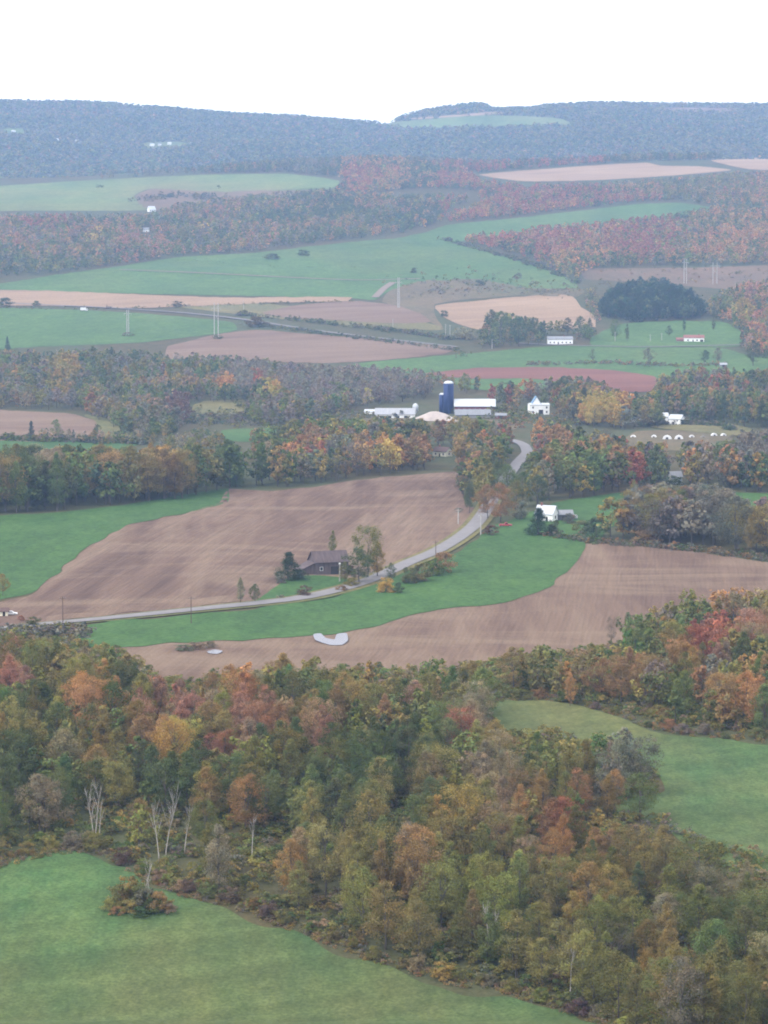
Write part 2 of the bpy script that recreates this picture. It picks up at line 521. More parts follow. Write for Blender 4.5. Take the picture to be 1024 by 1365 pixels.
def drape(name, px_poly, mat, layer=1, smooth=True, kind='structure'):
    """A sheet laid on the terrain inside a polygon traced in photograph pixels."""
    c = curve(px_poly, True, 5.0) if smooth else np.array(px_poly, float)
    w = at(c[:, 0], c[:, 1])
    w[:, 0] += 1.6 * vnoise(w[:, 0] / 7, w[:, 1] / 20, 61); w[:, 1] += 4.0 * vnoise(w[:, 0] / 9, w[:, 1] / 25, 62)
    xy = w[:, :2]
    tpoly = np.stack([xy[:, 0] / xy[:, 1], np.log(xy[:, 1])], -1)
    gp = gv[(gv[:, 1] > 400)]
    gt = np.stack([gp[:, 0] / gp[:, 1], np.log(gp[:, 1])], -1)
    lo, hi = tpoly.min(0), tpoly.max(0)
    sel = np.all((gt > lo) & (gt < hi), 1)
    gt = gt[sel]
    gt = gt[inside(tpoly, gt[:, 0], gt[:, 1])]
    sc = np.array([500.0, 250.0])
    allp = np.concatenate([tpoly, gt]) * sc
    n = len(tpoly)
    vs, es, fs, *_ = delaunay_2d_cdt([Vector(p) for p in allp], [], [list(range(n))], 1, 1e-4)
    vs = np.array([(v[0], v[1]) for v in vs]) / sc
    y = np.exp(vs[:, 1]); x = vs[:, 0] * y
    z = H(x, y) + off(y) * layer
    fs = [f for f in fs if len(f) == 3]
    f = np.array(fs, np.int32)
    # make all normals point up
    a = vs[f[:, 1]] - vs[f[:, 0]]; b = vs[f[:, 2]] - vs[f[:, 0]]
    flip = a[:, 0] * b[:, 1] - a[:, 1] * b[:, 0] < 0
    f[flip] = f[flip][:, ::-1]
    return tag(link(name, np_mesh(name, np.stack([x, y, z], -1), f, mat, True)), kind=kind)

NEAR_EDGE = [(-60,1176),(0,1159),(40,1148),(90,1140),(130,1141),(163,1157),(190,1177),(232,1195),(280,1206),(330,1220),(380,1240),(440,1262),(500,1286),(560,1305),(610,1318),(660,1322),(720,1342),(800,1368),(870,1392)]
RIGHT_FIELD = [(640,938),(720,936),(770,941),(820,956),(860,972),(915,982),(1024,992),(1250,1012),(1250,1175),(1000,1160),(930,1130),(870,1100),(800,1078),(850,1062),(880,1055),(860,1020),(800,1008),(720,992),(648,958)]
drape('near_meadow', NEAR_EDGE + [(900,1415),(-60,1415)], M['meadow'])
drape('right_meadow', RIGHT_FIELD, M['meadow'])
drape('lower_crop_field', [(95,848),(120,832),(250,820),(340,812),(400,804),(450,794),(495,781),(525,768),(560,754),(600,742),(640,716),(665,704),(720,711),(782,727),(750,765),(727,785),(690,799),(640,807),(590,812),(540,821),(490,838),(420,848),(340,853),(250,856),(180,863),(120,864)], M['crop'], 2)
drape('lower_ploughed_field', [(140,868),(180,861),(260,855),(420,847),(490,836),(540,819),(590,810),(640,805),(690,797),(725,784),(750,763),(780,727),(850,728),(930,736),(1024,749),(1250,772),(1250,830),(960,862),(800,892),(700,900),(600,906),(450,912),(300,925),(190,905)], M['plough_low'])
drape('upper_ploughed_field', [(-50,812),(0,803),(42,793),(78,763),(120,729),(172,701),(230,689),(292,671),(304,652),(360,655),(420,649),(480,640),(560,632),(622,630),(618,670),(640,684),(600,720),(545,745),(510,758),(470,775),(400,798),(330,806),(240,816),(120,828),(-50,840)], M['plough'])
drape('tan_field_edge', [(60,822),(130,815),(230,804),(318,794),(322,801),(240,812),(130,822),(62,829)], M['plough_low'], 2)
drape('farm_lawn', [(318,806),(350,799),(368,780),(385,769),(440,768),(478,772),(497,776),(470,786),(430,797),(380,804)], M['crop'], 2)
drape('left_crop_field', [(-60,692),(0,688),(100,681),(170,673),(240,661),(302,652),(304,670),(230,688),(174,700),(120,728),(78,762),(44,790),(0,799),(-60,806)], M['crop'])
drape('left_green_strip', [(-60,579),(60,583),(130,587),(196,589),(150,600),(0,603),(-60,604)], M['crop'])
drape('left_ploughed_field', [(-60,545),(0,547),(95,552),(128,562),(124,577),(90,588),(0,588),(-60,588)], M['plough_far'])
drape('olive_field_strip', [(112,553),(150,559),(186,569),(170,585),(130,582),(128,563)], M['olive_grass'])
drape('small_olive_field', [(256,541),(272,535),(330,533),(328,549),(300,553),(258,551)], M['olive_grass'])
drape('small_green_field', [(296,574),(350,571),(408,570),(402,588),(296,588)], M['crop'])
drape('farmyard_grass', [(420,570),(480,552),(600,560),(690,560),(690,572),(560,580),(430,586)], M['heath'])
drape('right_middle_meadow', [(655,705),(690,690),(735,672),(800,660),(860,656),(940,655),(1250,668),(1250,700),(960,680),(830,690),(800,720),(740,712)], M['crop'])
drape('calf_paddock', [(835,585),(850,575),(960,573),(975,580),(970,600),(840,600)], M['heath'])
drape('paddock_margin', [(870,563),(960,564),(1000,572),(1000,582),(960,580),(870,570)], M['olive_grass'], 2)
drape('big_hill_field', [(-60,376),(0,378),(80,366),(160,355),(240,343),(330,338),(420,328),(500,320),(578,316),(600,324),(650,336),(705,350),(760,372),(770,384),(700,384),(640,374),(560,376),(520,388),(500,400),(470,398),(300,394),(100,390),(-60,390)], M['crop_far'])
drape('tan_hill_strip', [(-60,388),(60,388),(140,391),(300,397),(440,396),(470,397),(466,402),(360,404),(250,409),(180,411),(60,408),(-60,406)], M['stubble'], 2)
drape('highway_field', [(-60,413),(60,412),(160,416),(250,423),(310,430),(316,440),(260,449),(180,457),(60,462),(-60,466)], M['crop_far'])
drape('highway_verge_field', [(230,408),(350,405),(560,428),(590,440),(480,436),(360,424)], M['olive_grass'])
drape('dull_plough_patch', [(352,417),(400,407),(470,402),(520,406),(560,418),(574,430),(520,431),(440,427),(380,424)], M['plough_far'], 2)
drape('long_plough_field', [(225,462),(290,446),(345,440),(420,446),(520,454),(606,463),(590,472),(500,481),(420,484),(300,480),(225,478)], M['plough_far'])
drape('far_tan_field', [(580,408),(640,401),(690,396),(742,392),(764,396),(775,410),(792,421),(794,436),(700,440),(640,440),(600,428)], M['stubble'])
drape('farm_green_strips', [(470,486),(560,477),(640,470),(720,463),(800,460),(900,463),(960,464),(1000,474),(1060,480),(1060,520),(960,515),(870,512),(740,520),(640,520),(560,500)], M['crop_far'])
drape('red_soil_strip', [(566,499),(640,491),(720,490),(800,493),(870,502),(880,520),(830,523),(720,506),(630,505)], M['red_soil'], 2)
drape('ranch_lawn', [(790,450),(830,432),(900,428),(965,430),(990,445),(985,462),(880,462),(790,462)], M['crop_far'])
drape('upper_right_field', [(560,312),(600,300),(680,292),(760,283),(850,273),(905,271),(950,278),(900,288),(800,298),(720,306),(640,318),(588,326),(520,325),(480,327)], M['crop_far'], 2)
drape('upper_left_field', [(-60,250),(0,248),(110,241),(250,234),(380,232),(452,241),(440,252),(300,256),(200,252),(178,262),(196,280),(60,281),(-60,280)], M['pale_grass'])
drape('russet_heath', [(180,262),(205,252),(300,255),(440,250),(430,262),(380,272),(300,278),(196,280)], M['russet'])
drape('far_tan_stubble', [(640,233),(720,226),(800,220),(862,217),(880,221),(930,222),(975,227),(900,234),(800,240),(700,242)], M['stubble'])
drape('far_tan_corner', [(948,214),(1000,211),(1060,209),(1060,226),(1000,226)], M['stubble'])
drape('scrub_slope', [(520,388),(560,374),(640,372),(705,384),(780,386),(770,396),(690,394),(580,406),(590,440),(560,420),(510,402)], M['heath'])
drape('power_line_heath', [(775,358),(860,358),(960,356),(1060,354),(1060,384),(960,385),(860,376),(780,372)], M['russet'])
drape('ridge_pasture', [(488,166),(560,160),(640,154),(700,155),(745,158),(766,166),(690,168),(560,171)], M['pale_grass'])
drape('ridge_stubble', [(545,158),(600,154),(660,149),(690,151),(640,154),(560,159)], M['stubble'])
drape('ridge_top_field', [(870,144),(930,143.5),(1000,145),(980,149),(890,149)], M['plough_far'])
drape('ridge_hamlet_clearing', [(190,191),(230,189),(262,192),(240,196),(195,197)], M['pale_grass'])
drape('ridge_left_clearing', [(0,172),(30,172),(34,177),(6,178)], M['pale_grass'])

# ---- roads
def ribbon(name, pts, width, mat, layer=3, crown=0.0, step=4.0):
    c = curve(pts, False, step)
    w = at(c[:, 0], c[:, 1])[:, :2]
    # thin out to about 3 m spacing, then smooth the line
    s = np.concatenate([[0], np.cumsum(np.linalg.norm(np.diff(w, axis=0), axis=1))])
    n = max(8, int(s[-1] / 4.0)); q = np.linspace(0, s[-1], n)
    w = np.stack([np.interp(q, s, w[:, 0]), np.interp(q, s, w[:, 1])], -1)
    for _ in range(6):
        w[1:-1] = 0.25 * w[:-2] + 0.5 * w[1:-1] + 0.25 * w[2:]
    d = np.gradient(w, axis=0); d /= np.linalg.norm(d, axis=1)[:, None]
    nrm = np.stack([-d[:, 1], d[:, 0]], -1)
    offs = np.linspace(-0.5, 0.5, 5) * width
    V = np.zeros((n, 5, 3))
    for k, o_ in enumerate(offs):
        p = w + nrm * o_
        V[:, k, 0] = p[:, 0]; V[:, k, 1] = p[:, 1]
    V[:, :, 2] = H(V[:, :, 0], V[:, :, 1]) + (off(w[:, 1]) * layer)[:, None] + crown * (1 - (2 * offs / width) ** 2)[None, :]
    iv = np.arange(n * 5).reshape(n, 5)
    q4 = np.stack([iv[:-1, :-1], iv[1:, :-1], iv[1:, 1:], iv[:-1, 1:]], -1).reshape(-1, 4)
    return tag(link(name, np_mesh(name, V.reshape(-1, 3), q4[:, ::-1], mat, True)), kind='structure')

ROAD = [(-60,848),(0,840),(60,833),(130,827),(250,815),(340,806),(400,799),(450,788),(490,776),(520,763),(545,751),(580,737),(612,718),(632,702),(644,687),(652,674),(664,652),(678,634),(692,616),(703,604),(698,594),(684,588),(660,584)]
ribbon('country_road_verge', ROAD[:17], 12, M['olive_grass'], 2.5)
ribbon('country_road', ROAD, 7.0, M['road'], 4, 0.08)
ribbon('highway', [(-60,402),(0,404),(60,407),(150,411),(250,418),(330,427),(420,441),(520,453),(610,463)], 8, M['farroad'], 3)
ribbon('ranch_drive', [(690,458),(760,461),(860,463),(960,461),(1060,458)], 5.5, M['farroad'], 3)
ribbon('field_track', [(500,397),(512,385),(524,377)], 9, M['track'], 3)
ribbon('hill_track', [(160,360),(260,364),(400,371),(480,374),(560,372)], 6, M['track'], 3)
ribbon('valley_lane', [(760,556),(800,549),(840,551)], 6, M['farroad'], 3)

# ---- standing water in the lower field
def puddle(pts, name):
    c = curve(pts, True, 2.0); w = at(c[:, 0], c[:, 1])
    z = w[:, 2].max() + 0.35
    ctr = w[:, :2].mean(0)
    vs, es, fs, *_ = delaunay_2d_cdt([Vector((p[0], p[1])) for p in w], [], [list(range(len(w)))], 1, 1e-5)
    f = []
    for t in fs:
        a, b, c_ = (vs[i] for i in t)
        f.append(tuple(t) if (b - a).cross(c_ - a) > 0 else tuple(reversed(t)))
    me = bpy.data.meshes.new(name); me.from_pydata([(v[0], v[1], float(H(v[0], v[1])) + 0.5) for v in vs], [], f); me.materials.append(M['water'])
    for v in me.vertices: v.co.z = z
    tag(link(name, me), kind='structure')
puddle([(418,849),(428,848),(434,853),(446,855),(449,849),(462,848),(464,856),(456,861),(440,861),(428,858),(420,855)], 'field_water')
puddle([(276,870),(286,868),(297,870),(290,873),(278,872)], 'small_field_water')

# ------------------------------------------------------------------ tree templates (unit height, foot at the origin)
rng = np.random.default_rng(11)

def leaf_quads(c, nrm, size, aspect=1.0):
    n = len(c)
    r = rng.normal(size=(n, 3))
    a = np.cross(nrm, r); a /= np.linalg.norm(a, axis=1)[:, None] + 1e-9
    b = np.cross(nrm, a); b /= np.linalg.norm(b, axis=1)[:, None] + 1e-9
    sa = (size * rng.uniform(0.6, 1.35, n))[:, None] * 0.5
    sb = sa * aspect * rng.uniform(0.7, 1.2, n)[:, None]
    v = np.stack([c - a * sa, c - b * sb * 0.9, c + a * sa * 1.05, c + b * sb], 1)
    return v.reshape(-1, 3), np.arange(4 * n).reshape(n, 4)

def crown(nclump, nleaf, leaf, r=0.3, z0=0.25, kind='round', tintvar=1.0, clump=(0.07, 0.12), aspect=0.8):
    """Clumps spread through an uneven envelope; every clump is a puff of leaf sized faces."""
    th0 = rng.uniform(0, 6.28, 3); amp = rng.uniform(0.08, 0.26, 3)
    ctrs = []; rad = []
    for i in range(nclump):
        t = rng.uniform(0, 1)
        th = rng.uniform(0, 6.28)
        lob = 1 + amp[0] * math.cos(2 * th + th0[0] + 3 * t) + amp[1] * math.cos(3 * th + th0[1] - 4 * t) + amp[2] * math.cos(5 * th + th0[2] + 6 * t)
        if kind == 'round': prof_r = (math.sin(math.pi * min(1, (t * 0.92 + 0.08)) ** 0.85)) ** 0.62
        elif kind == 'tall': prof_r = 0.72 * (math.sin(math.pi * (t * 0.9 + 0.1) ** 0.8)) ** 0.8
        elif kind == 'cone': prof_r = (1 - t) ** 0.85 + 0.03
        elif kind == 'vase': prof_r = 0.25 + 0.75 * math.sin(math.pi * (0.15 + 0.72 * t ** 1.1)) ** 0.8
        elif kind == 'shrub': prof_r = (1 - 0.82 * t * t) ** 0.5
        rr = r * prof_r * lob * rng.uniform(0.12, 1.0) ** 0.42
        ctrs.append((rr * math.cos(th), rr * math.sin(th), z0 + (0.97 - z0) * t))
        rad.append(rng.uniform(*clump) * (0.6 + 0.5 * prof_r))
    ctrs = np.array(ctrs); rad = np.array(rad)
    ctint = (1 + rng.normal(0, 0.13 * tintvar, (nclump, 1))) * (1 + rng.normal(0, 1, (nclump, 1)) * np.array([[0.11, 0.04, -0.02]]) * tintvar)
    k = rng.integers(0, nclump, nclump * nleaf)
    d = rng.normal(size=(len(k), 3)); d /= np.linalg.norm(d, axis=1)[:, None]
    c = ctrs[k] + d * (rad[k] * rng.uniform(0, 1, len(k)) ** 0.45)[:, None] * np.array([1.1, 1.1, 0.8])
    axis = ctrs[k] - np.array([0, 0, 0.5]); axis[:, 2] *= 0.5
    nrm = d * 0.7 + axis * 1.1 + np.array([0, 0, 0.5]) + rng.normal(size=d.shape) * 0.55
    nrm /= np.linalg.norm(nrm, axis=1)[:, None]
    v, q = leaf_quads(c, nrm, leaf, aspect)
    tint = np.clip(ctint[k] * (1 + rng.normal(0, 0.13, (len(k), 1))), 0.35, 1.9)
    return v, q, np.repeat(tint, 4, 0), ctrs

def trunk_parts(ctrs, top=0.75, r0=0.018, limbs=7, seg=6, lean=0.03):
    m = MB()
    p = [(0, 0, -0.03)]
    lx, ly = rng.normal(0, lean, 2)
    for t in np.linspace(0.05, top, 6):
        p.append((lx * t + rng.normal(0, 0.006), ly * t + rng.normal(0, 0.006), t))
    m.tube(p, [r0 * 1.35] + list(np.linspace(r0, r0 * 0.3, 6)), seg)
    idx = rng.choice(len(ctrs), min(limbs, len(ctrs)), False)
    for i in idx:
        c = ctrs[i]
        zb = min(max(c[2] * rng.uniform(0.45, 0.7), 0.18), top * 0.95)
        b = np.array([lx * zb, ly * zb, zb]); mid = b + (c - b) * 0.5 + np.array([0, 0, 0.02])
        m.tube([b, mid, c], [r0 * 0.42, r0 * 0.28, r0 * 0.1], 4)
    return m

HI = {}; MID = {}; LOW = {}
def tpl(kind, n, *args, **kw):
    out = []
    for i in range(n):
        out.append(crown(*args, **kw))
    return out
for kind, kw in (('round', dict(r=0.33, z0=0.2)), ('tall', dict(r=0.30, z0=0.18, kind='tall')), ('vase', dict(r=0.34, z0=0.28, kind='vase')),
                 ('cone', dict(r=0.27, z0=0.05, kind='cone', clump=(0.075, 0.115))), ('shrub', dict(r=0.6, z0=0.10, kind='shrub', clump=(0.14, 0.24)))):
    HI[kind] = []
    for i in range(8 if kind in ('round', 'tall') else 4):
        v, q, t, c = crown(30 if kind == 'shrub' else 110 if kind == 'cone' else 75, 84, 0.0205 if kind != 'shrub' else 0.065, **kw)
        tm = trunk_parts(c, 0.7 if kind != 'cone' else 0.95, 0.017, 9) if kind != 'shrub' else trunk_parts(c, 0.4, 0.03, 6)
        HI[kind].append((np_mesh('crown', v, q, M['leaf'], False, t), tm.mesh('trunk', M['bark'])))
    MID[kind] = [crown(30 if kind != 'shrub' else 16, 17, 0.078 if kind != 'shrub' else 0.14, **kw) for i in range(5)]
    LOW[kind] = [crown(16 if kind != 'shrub' else 9, 9, 0.12 if kind != 'shrub' else 0.22, **kw) for i in range(5)]
# thin, nearly leafless crowns of fine twigs
HI['twig'] = []
for i in range(3):
    v, q, t, c = crown(60, 30, 0.055, r=0.33, z0=0.22, kind='vase', aspect=0.14, tintvar=0.6)
    HI['twig'].append((np_mesh('crown', v, q, M['leaf'], False, t), trunk_parts(c, 0.75, 0.016, 14).mesh('trunk', M['bark'])))
MID['twig'] = [crown(22, 12, 0.12, r=0.34, z0=0.2, kind='vase', aspect=0.2, tintvar=0.6) for i in range(3)]
LOW['twig'] = [crown(12, 7, 0.15, r=0.34, z0=0.15, kind='vase', aspect=0.4, tintvar=0.6) for i in range(3)]

PAL = dict(olive=(.158,.146,.050), dkgreen=(.084,.104,.040), green=(.115,.138,.048), yelgreen=(.200,.182,.058), yellow=(.33,.24,.070),
           gold=(.235,.176,.064), tan=(.225,.176,.104), orange=(.31,.178,.075), rust=(.225,.142,.070), red=(.26,.112,.070), pink=(.285,.160,.098),
           maroon=(.125,.085,.066), grey=(.155,.142,.104), mauve=(.165,.145,.112), pine=(.045,.068,.042), blue=(.080,.100,.052))
WORD = dict(olive='olive green', dkgreen='dark green', green='mid green', yelgreen='yellowish green', yellow='bright yellow', gold='golden brown', tan='pale tan',
            orange='orange', rust='rust brown', red='red', pink='pinkish red', maroon='dark maroon', grey='grey brown', mauve='mauve grey', pine='dark evergreen', blue='bluish green')
AUTUMN = {'orange', 'rust', 'red', 'pink', 'maroon', 'gold', 'tan', 'yellow'}

# ------------------------------------------------------------------ woods: canopy outlines in photograph pixels, palettes, sizes
def pal(s):
    out = []
    for w in s.split():
        k, n = w.split(':'); out += [k] * int(n)
    return out
NEARP = pal('orange:1 rust:1 tan:2 gold:4 grey:1 yelgreen:6 olive:9 green:5 dkgreen:3')
HILLP = pal('pink:3 orange:2 rust:3 tan:2 mauve:2 grey:3 gold:2 olive:5 yelgreen:2 green:5 dkgreen:4 blue:3')
REDP = pal('red:1 pink:3 orange:6 tan:3 rust:2 gold:4 grey:2 olive:5 yelgreen:2 green:4 dkgreen:3 blue:3')
VALP = pal('rust:1 tan:2 gold:2 mauve:5 grey:5 olive:7 green:5 blue:4 dkgreen:2')
FARMP = pal('green:4 dkgreen:4 olive:4 blue:3 rust:3 grey:3 gold:2 orange:2 yelgreen:2 mauve:2 red:1')
ROWP = pal('olive:5 dkgreen:4 green:4 gold:2 blue:2 tan:1')
GROVEP = pal('grey:4 mauve:4 olive:1 rust:1')
PINEP = pal('pine:6 blue:1')
CRESTP = pal('grey:3 blue:4 olive:3 rust:2 dkgreen:3')
# name, outline, palette, spacing (m), (height range m), extra
WOODS = [
 ('near wood', [(-140,852),(60,850),(110,855),(160,868),(212,905),(262,915),(290,890),(340,885),(385,872),(430,880),(480,885),(560,885),(640,880),(700,862),(735,872),(690,930),(645,934),(645,952),(690,982),(760,972),(830,972),(868,1000),(880,1035),(875,1062),(800,1075),(840,1090),(905,1100),(960,1128),(1140,1140),(1140,1440),(900,1440),(860,1385),(800,1362),(720,1332),(660,1312),(610,1307),(560,1294),(500,1276),(440,1252),(380,1230),(330,1211),(280,1197),(232,1184),(195,1166),(168,1142),(130,1128),(90,1127),(40,1135),(0,1147),(-140,1160)], NEARP, 7.9, (10.5, 16.5)),
 ('right wood', [(640,895),(700,865),(780,868),(835,850),(825,815),(880,800),(960,780),(1140,765),(1140,985),(1024,980),(920,972),(870,962),(825,946),(775,932),(720,927),(660,925)], NEARP, 7.7, (10.5, 16)),
 ('left tree row', [(-140,598),(0,598),(80,598),(180,598),(245,596),(300,588),(372,590),(374,649),(300,652),(247,664),(170,672),(100,680),(0,686),(-140,690)], ROWP, 10, (20, 26)),
 ('middle tree belt', [(330,600),(335,574),(350,572),(400,560),(480,560),(500,558),(560,560),(610,556),(650,556),(690,560),(690,585),(650,596),(630,625),(560,630),(480,638),(420,646),(372,651)], FARMP, 10, (14, 21)),
 ('roadside wood', [(606,640),(618,612),(640,575),(690,560),(688,590),(676,610),(668,630),(655,650),(650,680),(628,684),(614,672)], FARMP, 9, (13, 18)),
 ('right valley wood', [(700,585),(712,560),(760,570),(800,575),(835,578),(900,580),(960,577),(1000,572),(1140,575),(1140,658),(1024,658),(960,655),(850,654),(800,660),(735,670),(705,690),(668,672),(680,645),(706,618)], FARMP, 10, (15, 22)),
 ('bare grove', [(786,720),(790,680),(820,660),(850,648),(900,642),(960,648),(990,668),(1140,672),(1140,748),(1024,743),(930,730),(860,724)], GROVEP, 9, (17, 23)),
 ('valley wood', [(-140,470),(0,465),(60,468),(140,462),(225,470),(320,474),(420,486),(500,486),(560,492),(640,502),(665,520),(600,528),(500,542),(440,556),(400,566),(300,570),(250,560),(230,585),(190,590),(150,570),(110,548),(0,545),(-140,545)], VALP, 10.5, (11, 17)),
 ('wood behind the barns', [(630,532),(650,514),(700,508),(725,506),(760,500),(800,508),(835,524),(868,522),(882,498),(920,490),(970,490),(1140,500),(1140,575),(990,570),(960,562),(830,575),(760,565),(740,556),(700,545),(650,545)], FARMP, 10.5, (13, 20)),
 ('left hill wood', [(-140,282),(60,284),(196,284),(235,270),(300,262),(360,256),(440,250),(480,254),(560,258),(620,256),(640,262),(600,280),(585,300),(540,310),(480,318),(400,327),(330,337),(240,342),(160,354),(80,365),(-140,378)], HILLP, 12, (11, 16)),
 ('right hill wood', [(590,318),(640,308),(690,306),(720,300),(800,294),(900,282),(960,272),(1140,268),(1140,356),(1024,354),(960,354),(860,356),(790,360),(770,375),(745,366),(705,346),(650,332)], REDP, 12, (11, 16)),
 ('upper hill wood', [(440,262),(455,240),(480,222),(540,212),(610,214),(640,236),(700,244),(800,242),(900,236),(980,228),(1140,226),(1140,275),(960,276),(905,268),(850,270),(760,280),(680,290),(600,298),(590,285),(640,266),(640,255),(560,252)], REDP, 12, (10, 15)),
 ('crest wood', [(30,248),(60,238),(120,230),(250,222),(380,210),(480,206),(560,208),(640,212),(760,210),(880,200),(960,204),(1140,205),(1140,212),(1000,211),(945,214),(860,215),(800,219),(720,224),(640,231),(600,225),(500,228),(460,238),(380,230),(250,232),(110,240)], CRESTP, 13, (12, 17)),
 ('pine plantation', [(797,422),(800,395),(815,382),(840,372),(870,368),(905,376),(930,392),(944,408),(945,424),(900,428),(840,430)], PINEP, 9, (11, 22)),
 ('right edge wood', [(940,400),(960,385),(1000,372),(1140,370),(1140,480),(1000,478),(985,462),(990,445),(965,430),(945,425)], REDP, 11, (10, 16)),
 ('far house trees', [(642,440),(650,415),(690,418),(730,428),(790,430),(795,455),(760,458),(700,462),(640,466)], pal('green:3 dkgreen:4 blue:3 olive:2 rust:1'), 11, (10, 15)),
 ('heath trees', [(775,395),(790,380),(800,400),(800,430),(792,432)], HILLP, 12, (7, 10)),
 ('low stream thicket', [(0,586),(60,570),(130,575),(190,572),(230,578),(270,570),(300,575),(296,600),(230,602),(190,592),(130,592),(60,588)], VALP, 8, (6, 10)),
 ('farm thicket', [(420,575),(480,562),(500,558),(560,568),(620,562),(690,560),(690,575),(560,585),(430,590)], FARMP, 9, (5, 10)),
 ('highway scrub', [(330,440),(420,446),(520,455),(610,462),(640,472),(600,480),(606,468),(560,462),(450,452)], pal('grey:3 olive:3 green:2 dkgreen:2'), 9, (3, 6)),
]
# colour patches seen in the photograph: crown centre, radius (pixels), colour
SPOTS = [
 (225,942,42,'pink'),(340,955,42,'pink'),(300,1000,20,'red'),(430,970,26,'pink'),(612,973,16,'red'),(735,1096,24,'red'),(742,1124,26,'orange'),(565,1124,18,'rust'),(538,1062,28,'rust'),
 (165,1062,34,'rust'),(215,1030,46,'dkgreen'),(95,1040,45,'green'),(20,1030,40,'dkgreen'),(200,990,20,'rust'),(280,1055,28,'gold'),(315,908,26,'orange'),(390,888,20,'gold'),(25,888,38,'pink'),(130,925,26,'orange'),
 (70,905,30,'olive'),(130,868,16,'gold'),(190,908,22,'dkgreen'),(760,905,14,'orange'),(945,845,30,'red'),(900,878,22,'orange'),(985,930,34,'orange'),(905,930,36,'green'),(860,850,34,'green'),(1005,840,26,'pink'),
 (840,900,26,'rust'),(640,948,28,'tan'),(897,1162,26,'maroon'),(885,1115,28,'gold'),(800,1148,24,'green'),(530,1195,34,'gold'),(580,1245,22,'grey'),(760,1260,60,'yelgreen'),(880,1268,44,'gold'),(985,1230,56,'green'),
 (760,1190,34,'gold'),(335,1085,18,'yelgreen'),(310,1130,24,'tan'),(460,1120,40,'yelgreen'),(600,1090,26,'yellow'),(245,990,26,'yellow'),(400,920,30,'green'),(500,1000,40,'dkgreen'),(850,1010,50,'grey'),(660,1030,44,'tan'),
 (40,870,30,'olive'),(100,1100,26,'gold'),(20,1090,40,'green'),(620,1160,40,'yelgreen'),(690,1210,50,'yelgreen'),(960,1170,40,'tan'),(1000,1320,60,'olive'),(440,1180,50,'yelgreen'),(380,1050,40,'green'),
 (215,620,34,'gold'),(60,608,30,'tan'),(320,615,40,'dkgreen'),(390,608,12,'orange'),(366,630,9,'orange'),(415,590,18,'rust'),(520,600,14,'orange'),(527,607,10,'yellow'),(560,595,16,'rust'),(585,580,18,'rust'),
 (740,590,18,'rust'),(720,572,18,'orange'),(790,545,24,'yellow'),(818,542,18,'yellow'),(845,622,8,'red'),(780,645,14,'yellow'),(830,586,12,'orange'),(1000,600,30,'mauve'),(660,640,20,'olive'),
 (364,520,12,'yellow'),(330,500,30,'mauve'),(240,540,18,'maroon'),(300,510,12,'orange'),(345,505,10,'red'),(90,490,22,'gold'),(420,500,50,'mauve'),(520,510,60,'mauve'),
 (820,680,24,'gold'),(858,712,22,'rust'),(1000,710,30,'gold'),(990,412,14,'yellow'),(1010,390,20,'pink'),(770,310,60,'orange'),(850,300,60,'red'),(980,300,60,'orange'),(650,322,16,'pink'),(730,320,30,'pink'),
 (500,225,50,'orange'),(480,240,30,'red'),(560,240,30,'blue'),(700,252,120,'red'),(640,275,16,'orange'),(440,258,40,'blue'),(560,290,40,'blue'),(125,312,12,'yellow'),(270,302,6,'yellow'),(320,325,5,'orange'),(950,255,60,'olive'),
 (60,275,40,'red'),(140,280,30,'dkgreen'),(190,330,40,'pink'),
]

TREES = []     # x, y, z, height, width factor, kind, colour name, zone
def add_tree(x, y, h, w, kind, col, zone, single=None):
    TREES.append(dict(x=x, y=y, z=float(H(x, y)), h=h, w=w, kind=kind, col=col, zone=zone, single=single))

